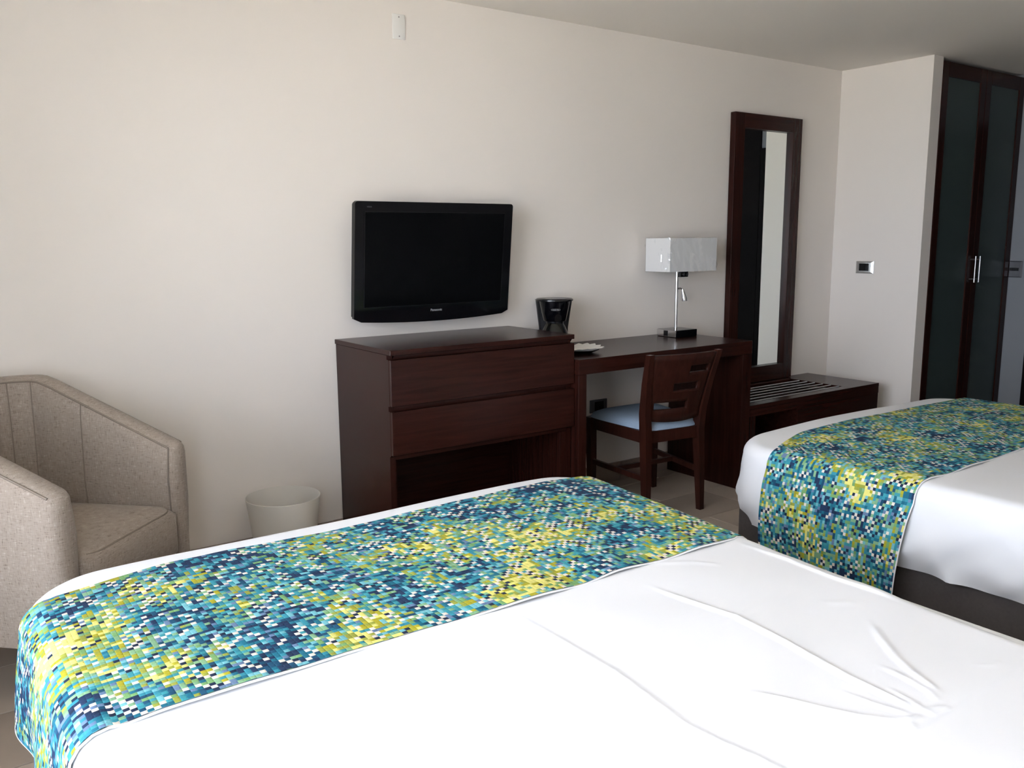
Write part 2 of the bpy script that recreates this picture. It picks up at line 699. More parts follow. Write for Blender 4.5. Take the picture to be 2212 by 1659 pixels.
for x in (WX0 + 0.03, WX1 - 0.03):
    part('window_stile', box((x - 0.03, YB - 0.10, WZ0 + 0.06), (x + 0.03, YB - 0.04, WZ1 - 0.06), 0.003, 1), 'aluminium', added_win)
part('pane', box((WX0 + 0.06, YB - 0.073, WZ0 + 0.06), (WX1 - 0.06, YB - 0.067, WZ1 - 0.06)), 'window_glass', added_win)
# block that carries the control plate; ends in a short return beside the wardrobe
ws = struct('wall_side', box((X1, -D1, -0.009), (4.968, -0.0005, H)), 'wall_paint')
# wall beyond the wardrobe with a dark door in it
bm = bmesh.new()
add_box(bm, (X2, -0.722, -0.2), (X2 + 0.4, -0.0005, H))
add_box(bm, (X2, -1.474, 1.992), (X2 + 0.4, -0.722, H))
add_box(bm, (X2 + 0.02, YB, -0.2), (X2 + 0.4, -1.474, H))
wc = struct('wall_corridor', bm, 'corridor_grey')
# window wall
bm = bmesh.new()
add_box(bm, (XW - T, WY1, -0.2), (XW, 0.0, H))
add_box(bm, (XW - T, YB, -0.2), (XW, WY0, H))
add_box(bm, (XW - T, WY0, WZ1), (XW, WY1, H))
add_box(bm, (XW - T, WY0, -0.2), (XW, WY1, WZ0))
struct('wall_window', bm, 'wall_paint')
# wide window
bm = bmesh.new()
for z0, z1 in ((WZ0, WZ0 + 0.06), (WZ1 - 0.06, WZ1)):
    add_box(bm, (XW - 0.10, WY0, z0), (XW - 0.04, WY1, z1))
win = struct('window_1', bm, 'aluminium')
nW = 3
for k in range(nW + 1):
    y = WY0 + 0.03 + (WY1 - WY0 - 0.06) * k / nW
    o = part('window_stile', box((XW - 0.10, y - 0.03, WZ0 + 0.06), (XW - 0.04, y + 0.03, WZ1 - 0.06), 0.003, 1), 'aluminium', win)
for k in range(nW):
    ya = WY0 + 0.03 + (WY1 - WY0 - 0.06) * k / nW + 0.03
    yb = WY0 + 0.03 + (WY1 - WY0 - 0.06) * (k + 1) / nW - 0.03
    part('pane', box((XW - 0.073, ya, WZ0 + 0.06), (XW - 0.067, yb, WZ1 - 0.06)), 'window_glass', win)
bm = bmesh.new()
add_box(bm, (XW - 1.9, YB - 1.9, -0.2), (XW - 0.1, 1.0, -0.02))
add_box(bm, (XW - 0.1, YB - 1.9, -0.2), (1.5, YB - 0.1, -0.02))
struct('balcony_floor', bm, 'concrete')
struct('garden_ground', box((-60, -60, -6.2), (60, 60, -6.0)), 'garden')

# tile skirting
SK = 0.6


def skirting(name, axis, fixed, a, b, sgn, offs=0.0):
    t = 0.010
    bm = bmesh.new()
    if axis == 'x':
        add_box(bm, (a, min(fixed, fixed + sgn * 0.002), 0.0), (b, max(fixed, fixed + sgn * 0.002), 0.098))
    else:
        add_box(bm, (min(fixed, fixed + sgn * 0.002), a, 0.0), (max(fixed, fixed + sgn * 0.002), b, 0.098))
    base = struct(name, bm, 'grout')
    p = a + offs - SK
    while p < b:
        u0, u1 = max(a, p) + 0.0015, min(b, p + 0.41 if offs else p + SK) - 0.0015
        step = 0.41 if offs else SK
        if u1 - u0 > 0.02:
            zt = 0.100 + rng.uniform(-0.0012, 0.0012)
            if axis == 'x':
                lo, hi = (u0, min(fixed, fixed + sgn * t), 0.0), (u1, max(fixed, fixed + sgn * t), zt)
            else:
                lo, hi = (min(fixed, fixed + sgn * t), u0, 0.0), (max(fixed, fixed + sgn * t), u1, zt)
            part('skirting_tile', box(lo, hi, 0.0012, 1), 'skirting_tile', base)
        p += step
    return base


skirting('baseboard_rear', 'x', 0.0, XW, X1, -1, 0.6 - 0.41 + 0.227)
skirting('baseboard_side', 'y', X1, -D1, -0.012, -1)

# dark door beyond the wardrobe
dr = struct('door_1', box((X2 + 0.012, -1.43, 0.0), (X2 + 0.052, -0.762, 1.95), 0.002, 1), 'ebony_door')
bm = bmesh.new()
add_box(bm, (X2 - 0.012, -0.762, 0.0), (X2 + 0.08, -0.722, 1.99), 0.002, 1)
add_box(bm, (X2 - 0.012, -1.474, 0.0), (X2 + 0.08, -1.43, 1.99), 0.002, 1)
add_box(bm, (X2 - 0.012, -1.43, 1.95), (X2 + 0.08, -0.762, 1.99), 0.002, 1)
part('door_frame', bm, 'ebony_door', dr)
bm = bmesh.new()
add_tube(bm, [(X2 + 0.012, -1.37, 1.0), (X2 - 0.04, -1.37, 1.0)], 0.009)
add_tube(bm, [(X2 - 0.035, -1.375, 1.0), (X2 - 0.035, -1.26, 1.0)], 0.008)
part('door_handle', bm, 'brushed_metal', dr, True)
# tall dark panel standing in for a dark opening further along that wall
bm = bmesh.new()
add_box(bm, (X2 - 0.012, -2.70, 0.0), (X2 + 0.02, -1.476, H - 0.004), 0.002, 1)
struct('dark_opening_panel', bm, 'ebony_door')

# ------------------------------------------------------------------ wardrobe
wd = empty('wardrobe', (5.46, -0.32, 0), 'tall dark wood wardrobe with two frosted glass doors and steel bar handles', 'wardrobe')
YF = -0.560
bm = bmesh.new()
add_box(bm, (4.970, YF, 0.0), (5.000, -0.012, 2.250))
add_box(bm, (5.918, YF, 0.0), (5.948, -0.012, 2.250))
add_box(bm, (5.000, -0.04, 0.0), (5.918, -0.012, 2.250))
add_box(bm, (5.000, YF, 2.222), (5.918, -0.04, 2.250))
add_box(bm, (5.000, YF, 0.0), (5.918, -0.04, 0.06))
part('carcass', bm, 'wood_z', wd)
for k, (x0, x1, hx) in enumerate(((4.972, 5.464, 5.438), (5.468, 5.946, 5.492))):
    st = 0.062
    y0, y1 = YF - 0.022, YF - 0.001
    bm = bmesh.new()
    add_box(bm, (x0, y0, 0.03), (x0 + st, y1, 2.246), 0.002, 1)
    add_box(bm, (x1 - st, y0, 0.03), (x1, y1, 2.246), 0.002, 1)
    add_box(bm, (x0 + st, y0, 2.165), (x1 - st, y1, 2.246), 0.002, 1)
    add_box(bm, (x0 + st, y0, 0.03), (x1 - st, y1, 0.12), 0.002, 1)
    d_ = part('door', bm, 'wood_z', wd)
    part('frosted_pane', box((x0 + st, y0 + 0.008, 0.12), (x1 - st, y0 + 0.014, 2.165)), 'frosted_glass', d_,
         label='dark greenish frosted glass pane')
    bm = bmesh.new()
    add_tube(bm, [(hx, y0 - 0.032, 0.985), (hx, y0 - 0.032, 1.145)], 0.0048, 12)
    for z in (1.005, 1.125):
        add_tube(bm, [(hx, y0 - 0.032, z), (hx, y0 + 0.002, z)], 0.004, 8)
    part('bar_handle', bm, 'brushed_metal', d_, True, label='slim brushed steel bar handle')

# ------------------------------------------------------------------ dresser
dx0, dx1, dd, dz = 1.471, 2.350, 0.4876, 0.868
dt = 0.024
ds = empty('dresser', ((dx0 + dx1) / 2, -dd / 2, 0), 'dark wood dresser with two drawers and an open niche below the television', 'dresser')
dq = dd - 0.0165      # depth of the carcass behind the drawer fronts
# side panels, notched at the finger grooves
gro = [(0.849, 0.832), (0.656, 0.637)]
prof = [(-0.002, 0.0), (-0.002, dz - 0.02), (-dq, dz - 0.02), (-dq, gro[0][0]), (-dq + 0.014, gro[0][0]), (-dq + 0.014, gro[0][1]), (-dq, gro[0][1]),
        (-dq, gro[1][0]), (-dq + 0.010, gro[1][0]), (-dq + 0.010, gro[1][1]), (-dq, gro[1][1]), (-dq, 0.468), (-dq + 0.010, 0.460), (-dq + 0.010, 0.0)]
prof[0] = (-0.013, 0.0)
prof[1] = (-0.013, dz - 0.0195)
prof[2] = (-dq, dz - 0.0195)
for x in (dx0, dx1 - dt):
    bm = bmesh.new()
    add_prism(bm, prof, 'x', x, x + dt)
    part('side_panel', bm, 'wood_z', ds)
part('top_panel', box((dx0, -dq - 0.016, dz - 0.0193), (dx1, -0.002, dz), 0.0015, 1), 'wood_x', ds)
part('back_panel', box((dx0 + dt, -0.034, 0.02), (dx1 - dt, -0.014, dz - 0.02)), 'wood_x', ds)
part('divider_shelf', box((dx0 + dt, -dq + 0.012, 0.446), (dx1 - dt, -0.034, 0.466), 0.001, 1), 'wood_x', ds)
part('niche_floor', box((dx0 + dt, -dq + 0.012, 0.06), (dx1 - dt, -0.034, 0.08), 0.001, 1), 'wood_x', ds)
part('plinth', box((dx0 + dt, -dq + 0.03, 0.0), (dx1 - dt, -dq + 0.05, 0.06)), 'wood_x', ds)
bm = bmesh.new()
add_box(bm, (dx1 - dt - 0.034, -dq + 0.010, 0.08), (dx1 - dt, -dq + 0.030, 0.446), 0.001, 1)
part('face_stile', bm, 'wood_z', ds)
part('groove_rail', box((dx0 + dt, -dq + 0.014, 0.830), (dx1 - dt, -dq + 0.034, dz - 0.0195)), 'wood_x', ds)
part('groove_rail', box((dx0 + dt, -dq + 0.012, 0.632), (dx1 - dt, -dq + 0.032, 0.660)), 'wood_x', ds)
for z0, z1 in ((gro[1][0], gro[0][1]), (0.468, gro[1][1])):
    bm = bmesh.new()
    add_box(bm, (dx0 + 0.0005, -dq - 0.016, z0 + 0.001), (dx1 - 0.0005, -dq - 0.0006, z1 - 0.001), 0.0015, 1)
    d_ = part('drawer', bm, 'wood_x', ds)
    bm = bmesh.new()
    add_box(bm, (dx0 + dt + 0.01, -dq + 0.036, z0 + 0.02), (dx1 - dt - 0.01, -0.05, z1 - 0.03))
    part('drawer_box', bm, 'wood_y', d_)

# ------------------------------------------------------------------ desk
kx0, kx1, kd, kz = 2.353, 3.485, 0.5131, 0.760
dk = empty('desk', ((kx0 + kx1) / 2, -kd / 2, 0), 'dark wood writing desk between the dresser and the luggage bench', 'desk')
part('desktop', box((kx0, -kd, kz - 0.066), (kx1, -0.002, kz), 0.002, 2), 'wood_x', dk)
part('leg_panel', box((kx0, -kd + 0.001, 0.0), (kx0 + 0.045, -0.012, kz - 0.066), 0.0015, 1), 'wood_z', dk)
part('leg_panel', box((kx1 - 0.067, -kd + 0.001, 0.0), (kx1, -0.012, kz - 0.066), 0.0015, 1), 'wood_z', dk)

# ------------------------------------------------------------------ luggage bench
bx0, bx1, bd, bz = 3.488, 4.670, 0.4925, 0.421
bn = empty('luggage_bench', ((bx0 + bx1) / 2, -bd / 2, 0), 'low dark wood luggage bench with metal rods under the tall mirror', 'bench')
ox0, ox1, oy0, oy1 = 3.54, 4.392, -0.432, -0.078
part('top_panel', box((ox1, -bd, bz - 0.022), (bx1, -0.002, bz), 0.0015, 1), 'wood_y', bn, label='solid wood end of the bench top')
part('top_rail', box((bx0, -bd, bz - 0.022), (ox1, oy0, bz), 0.0015, 1), 'wood_x', bn)
part('top_rail', box((bx0, oy1, bz - 0.022), (ox1, -0.002, bz), 0.0015, 1), 'wood_x', bn)
part('top_rail', box((bx0, oy0, bz - 0.022), (ox0, oy1, bz), 0.0015, 1), 'wood_y', bn)
part('apron', box((bx0, -bd + 0.001, 0.361), (bx1, -bd + 0.022, bz - 0.0225), 0.001, 1), 'wood_x', bn)
part('leg_panel', box((bx0, -bd + 0.001, 0.0), (3.560, -0.012, 0.361), 0.0015, 1), 'wood_z', bn)
bm = bmesh.new()
add_box(bm, (3.910, -bd + 0.002, 0.0), (bx1 - 0.001, -0.012, 0.3605), 0.0015, 1)
part('end_cabinet', bm, 'wood_x', bn)
part('tray_floor', box((bx0 + 0.07, -bd + 0.024, 0.361), (ox1 + 0.05, -0.012, 0.372)), 'wood_x', bn)
for k in range(6):
    y = -0.148 - 0.0535 * k
    part('metal_rod', tube([(3.541, y, bz - 0.003), (4.385, y, bz - 0.003)], 0.0040, 10), 'brushed_metal', bn, True, label='brushed metal rod')

# ------------------------------------------------------------------ mirror
mr = empty('tall_mirror', (4.15, -0.02, 0.424), 'tall mirror in a wide dark wood frame standing on the luggage bench', 'mirror')
mx0, mx1, mz0, mz1, my = 3.860, 4.452, 0.4225, 1.949, -0.040
fwid = 0.082
bm = bmesh.new()
add_box(bm, (mx0, my, mz0), (mx0 + fwid, -0.003, mz1), 0.002, 1)
part('frame_stile', bm, 'wood_z', mr)
part('frame_stile', box((mx1 - fwid, my, mz0), (mx1, -0.003, mz1), 0.002, 1), 'wood_z', mr)
part('frame_rail', box((mx0 + fwid, my, mz1 - fwid), (mx1 - fwid, -0.003, mz1), 0.002, 1), 'wood_x', mr)
part('frame_rail', box((mx0 + fwid, my, mz0), (mx1 - fwid, -0.003, mz0 + 0.092), 0.002, 1), 'wood_x', mr)
part('mirror_glass', box((mx0 + fwid - 0.003, -0.016, mz0 + 0.088), (mx1 - fwid + 0.003, -0.006, mz1 - fwid + 0.003)), 'mirror_glass', mr)

# ------------------------------------------------------------------ television
tvw, tvh = 0.764, 0.484
tvc = Vector((1.904, -0.098, 1.182))
tilt = math.radians(6.0)
tv = empty('television', (1.898, -0.03, 1.182), 'flat black television mounted on the wall above the dresser', 'television')
# local axes: X right, Y out of the screen towards the room (-y), Z up, tilted to look slightly down
ax = Vector((1, 0, 0))
az = Vector((0, -math.sin(tilt), math.cos(tilt)))
ay = Vector((0, -math.cos(tilt), -math.sin(tilt)))
TM = Matrix((ax, ay, az)).transposed().to_4x4()
TM.translation = tvc


def tv_outline(grow=0.0, n=24):
    hw, hh = tvw / 2 + grow, tvh / 2 + grow
    pts = []
    r = 0.012
    for a0, cx, cz in ((0, hw - r, hh - r), (90, -hw + r, hh - r)):
        for k in range(5):
            a = math.radians(a0 + 90 * k / 4)
            pts.append((cx + r * math.cos(a), cz + r * math.sin(a)))
    # bowed lower edge
    for k in range(n + 1):
        x = -hw + 2 * hw * k / n
        e_ = min(k, n - k) / n
        zz = -hh - 0.016 * (1 - (x / hw) ** 2) + 0.012 * (1 if e_ == 0 else 0)
        pts.append((x, zz))
    return pts


def tv_prism(poly, y0, y1):
    bm = bmesh.new()
    add_prism(bm, poly, 'y', y0, y1)
    bm.transform(TM)
    return bm


poly = tv_outline()
part('front_bezel', tv_prism(poly, -0.006, 0.012), 'black_bezel', tv, True, angle=0.5)
part('rear_shell', tv_prism(tv_outline(-0.005), -0.026, -0.0065), 'black_satin', tv, True, angle=0.5)
bm = bmesh.new()
add_box(bm, (-0.30, -0.066, -0.17), (0.30, -0.0265, 0.17), 0.012, 2)
bm.transform(TM)
part('rear_bulge', bm, 'black_satin', tv)
sw, sh, sz = 0.676, 0.384, 0.008
bm = bmesh.new()
add_box(bm, (-sw / 2, 0.0122, sz - sh / 2), (sw / 2, 0.0127, sz + sh / 2))
bm.transform(TM)
part('screen', bm, 'tv_screen', tv)
bm = bmesh.new()
for lo, hi in (((-sw / 2 - 0.003, 0.0122, sz - sh / 2 - 0.003), (sw / 2 + 0.003, 0.0140, sz - sh / 2)),
               ((-sw / 2 - 0.003, 0.0122, sz + sh / 2), (sw / 2 + 0.003, 0.0140, sz + sh / 2 + 0.003)),
               ((-sw / 2 - 0.003, 0.0122, sz - sh / 2), (-sw / 2, 0.0140, sz + sh / 2)),
               ((sw / 2, 0.0122, sz - sh / 2), (sw / 2 + 0.003, 0.0140, sz + sh / 2))):
    add_box(bm, lo, hi)
bm.transform(TM)
part('screen_rim', bm, 'black_plastic', tv)
FACE = Matrix(((1, 0, 0, 0), (0, 0, 1, 0.0129), (0, 1, 0, 0), (0, 0, 0, 1)))
text_part('brand_lettering', 'Panasonic', 0.0145, 'grey_print', tv, TM @ Matrix.Translation((0.004, 0, sz - sh / 2 - 0.026)) @ FACE, bold=0.0003)
text_part('model_lettering', 'VIERA', 0.0085, 'dim_print', tv, TM @ Matrix.Translation((-sw / 2 + 0.018, 0, sz + sh / 2 + 0.020)) @ FACE)
bm = bmesh.new()
add_box(bm, (1.898 - 0.12, -0.060, 1.05), (1.898 + 0.12, -0.001, 1.30), 0.003, 1)
part('wall_bracket', bm, 'black_satin', tv)

# ------------------------------------------------------------------ small wall plates
wp = empty('blank_wall_plate', (1.8095, 0.0, 2.131), 'small white blank cover plate high on the wall', 'wall plate')
part('cover', box((1.780, -0.006, 2.081), (1.839, -0.0003, 2.180), 0.003, 2), 'white_plastic', wp, True)
for z in (2.093, 2.168):
    part('screw', tube([(1.8095, -0.0055, z), (1.8095, -0.0072, z)], 0.0028, 10), 'screw', wp)

sp = empty('control_plate', (X1, -0.231, 1.083), 'silver control plate with a black centre on the side wall', 'wall plate')
bm = bmesh.new()
y0, y1, z0, z1 = -0.290, -0.173, 1.046, 1.120
add_loft(bm, [[(X1 - 0.0003, y0, z0), (X1 - 0.0003, y1, z0), (X1 - 0.0003, y1, z1), (X1 - 0.0003, y0, z1)],
              [(X1 - 0.004, y0, z0), (X1 - 0.004, y1, z0), (X1 - 0.004, y1, z1), (X1 - 0.004, y0, z1)],
              [(X1 - 0.010, y0 + 0.014, z0 + 0.009), (X1 - 0.010, y1 - 0.014, z0 + 0.009), (X1 - 0.010, y1 - 0.014, z1 - 0.009), (X1 - 0.010, y0 + 0.014, z1 - 0.009)]])
part('cover', bm, 'plate_silver', sp)
part('black_insert', box((X1 - 0.0125, -0.262, 1.062), (X1 - 0.0095, -0.198, 1.106), 0.001, 1), 'black_plastic', sp)

sw_ = empty('light_switch', (X2, -0.62, 1.053), 'grey metal switch plate with a black strip beside the wardrobe', 'switch')
bm = bmesh.new()
y0, y1, z0, z1 = -0.662, -0.582, 1.000, 1.106
add_loft(bm, [[(X2 - 0.0003, y0, z0), (X2 - 0.0003, y1, z0), (X2 - 0.0003, y1, z1), (X2 - 0.0003, y0, z1)],
              [(X2 - 0.004, y0, z0), (X2 - 0.004, y1, z0), (X2 - 0.004, y1, z1), (X2 - 0.004, y0, z1)],
              [(X2 - 0.010, y0 + 0.009, z0 + 0.006), (X2 - 0.010, y1 - 0.004, z0 + 0.006), (X2 - 0.010, y1 - 0.004, z1 - 0.006), (X2 - 0.010, y0 + 0.009, z1 - 0.006)]])
part('cover', bm, 'plate_grey', sw_)
part('rocker', box((X2 - 0.013, -0.645, 1.042), (X2 - 0.0095, -0.588, 1.062), 0.001, 1), 'black_plastic', sw_)

ot = empty('power_outlet', (2.913, 0.0, 0.418), 'dark power outlet on the wall under the desk', 'outlet')
part('cover', box((2.856, -0.009, 0.384), (2.971, -0.0003, 0.452), 0.003, 2), 'plate_grey', ot)
part('socket', box((2.885, -0.012, 0.395), (2.945, -0.0085, 0.441), 0.001, 1), 'black_plastic', ot)

# ------------------------------------------------------------------ coffee maker
cx, cy = 0.0, 0.0      # built at the origin, turned to face the camera side below
cq = Matrix.Translation((2.533, -0.118, 0)) @ Matrix.Rotation(math.radians(-34), 4, 'Z')
cm = empty('coffee_maker', (2.533, -0.118, kz), 'small black drip coffee maker with glass carafe behind the dresser edge', 'coffee maker')


def rrect(hx, hy, r, z, ox=0, oy=0, n=6):
    pts = []
    for a0, sx, sy in ((0, 1, 1), (90, -1, 1), (180, -1, -1), (270, 1, -1)):
        for k in range(n + 1):
            a = math.radians(a0 + 90 * k / n)
            pts.append((cx + ox + sx * (hx - r) + r * math.cos(a), cy + oy + sy * (hy - r) + r * math.sin(a), z))
    return pts


bm = bmesh.new()
add_loft(bm, [rrect(0.076, 0.080, 0.05, kz + 0.0005), rrect(0.076, 0.080, 0.05, kz + 0.024), rrect(0.070, 0.075, 0.046, kz + 0.028)])
bm.transform(cq)
part('base', bm, 'black_plastic', cm, True)
# rear tank that flares towards the top
bm = bmesh.new()
add_loft(bm, [rrect(0.068, 0.026, 0.018, kz + 0.025, 0, 0.052), rrect(0.069, 0.026, 0.018, kz + 0.09, 0, 0.052), rrect(0.078, 0.030, 0.02, kz + 0.16, 0, 0.048),
              rrect(0.086, 0.042, 0.03, kz + 0.222, 0, 0.040), rrect(0.088, 0.043, 0.03, kz + 0.2265, 0, 0.038)])
bm.transform(cq)
part('water_tank', bm, 'black_satin', cm, True)
bm = bmesh.new()
add_lathe(bm, [(0.050, kz + 0.130), (0.054, kz + 0.134), (0.062, kz + 0.170), (0.071, kz + 0.214), (0.072, kz + 0.222)], cx, cy - 0.02, 40, True)
bm.transform(cq)
bk = part('brew_basket', bm, 'black_bezel', cm, True)
bm = bmesh.new()
rr_ = []
for s_, z in ((1.0, kz + 0.2235), (1.0, kz + 0.230), (0.93, kz + 0.2345), (0.5, kz + 0.2365)):
    ring = []
    for k in range(40):
        a = 2 * math.pi * k / 40
        sx = 0.0885 * s_
        sy = 0.080 * s_
        ring.append((cx + sx * math.cos(a), cy + 0.0 + sy * math.sin(a), z))
    rr_.append(ring)
add_loft(bm, rr_)
bm.transform(cq)
part('lid', bm, 'black_plastic', cm, True)
# oval badge with the maker's lettering
bm = bmesh.new()
ring0, ring1 = [], []
for k in range(28):
    a = 2 * math.pi * k / 28
    x_ = cx + 0.0215 * math.copysign(abs(math.cos(a)) ** 0.55, math.cos(a))
    z_ = kz + 0.187 + 0.0042 * math.copysign(abs(math.sin(a)) ** 0.8, math.sin(a))
    rad = 0.0652 + (z_ - kz - 0.170) * 0.2
    yb_ = cy - 0.02 - math.sqrt(max(1e-6, (rad + 0.0012) ** 2 - (x_ - cx) ** 2))
    ring0.append((x_, yb_ - 0.0008, z_))
    x2_ = cx + (x_ - cx) * 0.955
    z2_ = kz + 0.187 + (z_ - kz - 0.187) * 0.80
    ring1.append((x2_, yb_ - 0.0008, z2_))
va = [bm.verts.new(p) for p in ring0]
vb = [bm.verts.new(p) for p in ring1]
for k in range(28):
    bm.faces.new((va[k], va[(k + 1) % 28], vb[(k + 1) % 28], vb[k]))
bm.transform(cq)
part('badge_outline', bm, 'grey_print', bk)
text_part('badge_lettering', 'Proctor Silex', 0.0058, 'grey_print', bk,
          cq @ Matrix.Translation((cx, cy - 0.02 - 0.0705, kz + 0.187)) @ Matrix.Rotation(math.radians(90 + 11), 4, 'X'))
bm = bmesh.new()
prof_c = [(0.046, kz + 0.030), (0.061, kz + 0.036), (0.064, kz + 0.052), (0.060, kz + 0.080), (0.048, kz + 0.108), (0.040, kz + 0.122), (0.041, kz + 0.128)]
add_lathe(bm, prof_c, cx, cy - 0.022, 40)
bm.transform(cq)
cf = part('carafe', bm, 'carafe_glass', cm, True)
bm = bmesh.new()
add_lathe(bm, [(0.042, kz + 0.1205), (0.0425, kz + 0.1295)], cx, cy - 0.022, 40, True)
bm.transform(cq)
part('carafe_lid', bm, 'black_plastic', cf, True)
# ------------------------------------------------------------------ glass plate and paper doily
px, py = 2.515, -0.318
bm = bmesh.new()
add_lathe(bm, [(0.001, kz + 0.0015), (0.060, kz + 0.0015), (0.092, kz + 0.014), (0.094, kz + 0.016), (0.091, kz + 0.0165), (0.060, kz + 0.0045), (0.001, kz + 0.0045)], px, py, 48)
thing('glass_plate', bm, 'plate_glass', (px, py, kz), 'clear glass plate under the white doily on the desk', 'plate', True)
bm = bmesh.new()
n = 18 * 6
outer, mid, inn = [], [], []
for k in range(n):
    a = 2 * math.pi * k / n
    ph = (k % 6) / 6.0
    sc_ = abs(math.sin(math.pi * ph))
    ro = 0.101 + 0.017 * (1 - abs(2 * ph - 1)) ** 0.8
    zr = kz + 0.0235 + 0.003 * math.sin(3 * a + 0.6) + 0.004 * (1 - abs(2 * ph - 1))
    outer.append((px + ro * math.cos(a), py + ro * math.sin(a), zr))
    mid.append((px + 0.082 * math.cos(a), py + 0.082 * math.sin(a), kz + 0.0165 + 0.0012 * math.sin(5 * a)))
    inn.append((px + 0.056 * math.cos(a), py + 0.056 * math.sin(a), kz + 0.0072))
V3 = [[bm.verts.new(p) for p in r_] for r_ in (outer, mid, inn)]
for i in range(2):
    for k in range(n):
        bm.faces.new((V3[i][k], V3[i][(k + 1) % n], V3[i + 1][(k + 1) % n], V3[i + 1][k]))
bm.faces.new(V3[2])
dl = thing('paper_doily', bm, 'paper_white', (px, py, kz), 'white scalloped paper doily lying on the desk beside the dresser', 'doily')
sm = dl.modifiers.new('thickness', 'SOLIDIFY')
sm.thickness = 0.0008

# ------------------------------------------------------------------ table lamp
lx, ly = 3.345, -0.130
lm = empty('table_lamp', (lx, ly, kz), 'table lamp with white rectangular shade still in plastic wrap on desk', 'lamp')
part('base', box((3.270, -0.198, kz + 0.0005), (3.426, -0.062, kz + 0.038), 0.002, 1), 'black_bezel', lm)
part('base_side_plate', box((3.2675, -0.197, kz + 0.003), (3.2698, -0.063, kz + 0.0375), 0.0005, 1), 'chrome', lm, label='chrome side of the lamp base')
part('base_socket', box((3.2655, -0.140, kz + 0.006), (3.2674, -0.112, kz + 0.034), 0.0005, 1), 'black_plastic', lm, label='small black power socket')
plx, ply = 3.336, -0.130
part('pole', tube([(plx, ply, kz + 0.037), (plx, ply, 1.105)], 0.0085, 14), 'chrome', lm, True)
jb = part('swivel_block', box((plx + 0.006, ply - 0.022, 1.068), (plx + 0.062, ply + 0.018, 1.101), 0.003, 2), 'black_bezel', lm)
part('chrome_knob', tube([(plx + 0.022, ply - 0.022, 1.083), (plx + 0.022, ply - 0.030, 1.083)], 0.008, 14), 'chrome', jb, True)
part('chrome_knob', tube([(plx + 0.046, ply - 0.022, 1.083), (plx + 0.046, ply - 0.030, 1.083)], 0.008, 14), 'chrome', jb, True)
rl = part('reading_arm', tube([(plx, ply, 1.008), (plx + 0.018, ply - 0.012, 1.010), (plx + 0.032, ply - 0.014, 1.004)], 0.0045, 10), 'chrome', lm, True)
part('reading_lamp_head', tube([(plx + 0.030, ply - 0.014, 1.006), (plx + 0.034, ply - 0.016, 0.985), (plx + 0.040, ply - 0.018, 0.955), (plx + 0.041, ply - 0.018, 0.944)],
                               [0.006, 0.010, 0.0155, 0.0155], 16), 'chrome', rl, True)
sx0, sx1, sy0, sy1, sz0, sz1 = 3.188, 3.530, -0.222, -0.050, 1.100, 1.268
bm = bmesh.new()
rw = 0.0025
for lo, hi in (((sx0, sy0, sz0), (sx1, sy0 + rw, sz1)), ((sx0, sy1 - rw, sz0), (sx1, sy1, sz1)),
               ((sx0, sy0 + rw, sz0), (sx0 + rw, sy1 - rw, sz1)), ((sx1 - rw, sy0 + rw, sz0), (sx1, sy1 - rw, sz1))):
    add_box(bm, lo, hi)
part('lamp_shade', bm, 'shade_white', lm)
bm = bmesh.new()
add_tube(bm, [(sx0, ply, 1.112), (sx1, ply, 1.112)], 0.002, 6)
add_tube(bm, [(plx + 0.03, sy0, 1.112), (plx + 0.03, sy1, 1.112)], 0.002, 6)
part('shade_carrier', bm, 'chrome', lm)
part('bulb', tube([(plx + 0.06, ply, 1.10), (plx + 0.06, ply, 1.13), (plx + 0.06, ply, 1.16), (plx + 0.06, ply, 1.19), (plx + 0.06, ply, 1.205)],
                  [0.013, 0.014, 0.028, 0.028, 0.008], 16), 'white_plastic', lm, True)
# crinkled clear film round the shade
bm = bmesh.new()
nu, nv = 132, 26
per = [(sx0, sy0), (sx1, sy0), (sx1, sy1), (sx0, sy1)]
leng = [sx1 - sx0, sy1 - sy0, sx1 - sx0, sy1 - sy0]
tot = sum(leng)
rows = []
for j in range(nv + 1):
    z = sz0 - 0.004 + (sz1 - sz0 + 0.008) * j / nv
    row = []
    for i in range(nu):
        s = tot * i / nu
        e_ = 0
        while s > leng[e_]:
            s -= leng[e_]
            e_ += 1
        p0, p1 = Vector(per[e_]), Vector(per[(e_ + 1) % 4])
        p = p0.lerp(p1, s / leng[e_])
        t_ = (p1 - p0).normalized()
        nrm = Vector((t_.y, -t_.x))
        q = Vector((p.x * 17 + z * 6, p.y * 24 - z * 5, z * 5))
        w1 = mnoise.noise(q)
        w2 = mnoise.noise(q * 2.7 + Vector((4, 1, 7)))
        off = 0.0032 + 0.0085 * max(0.0, 1 - abs(w1) * 5) ** 1.5 + 0.0022 * w2
        off = max(0.0012, off)
        row.append(bm.verts.new((p.x + nrm.x * off, p.y + nrm.y * off, z)))
    rows.append(row)
for j in range(nv):
    for i in range(nu):
        bm.faces.new((rows[j][i], rows[j][(i + 1) % nu], rows[j + 1][(i + 1) % nu], rows[j + 1][i]))
part('plastic_wrap', bm, 'clear_film', lm, True, label='crinkled clear plastic wrap', angle=1.2)

# ------------------------------------------------------------------ desk chair
ch = empty('desk_chair', (2.885, -0.39, 0), 'dark wood chair with slotted back and blue seat pad at the desk', 'chair')


def add_post(bm, pts, half):
    """square-section bar through points; half = list of (hx, hy)"""
    rings = []
    for p, (hx, hy) in zip(pts, half):
        rings.append([(p[0] - hx, p[1] - hy, p[2]), (p[0] + hx, p[1] - hy, p[2]), (p[0] + hx, p[1] + hy, p[2]), (p[0] - hx, p[1] + hy, p[2])])
    add_loft(bm, rings)


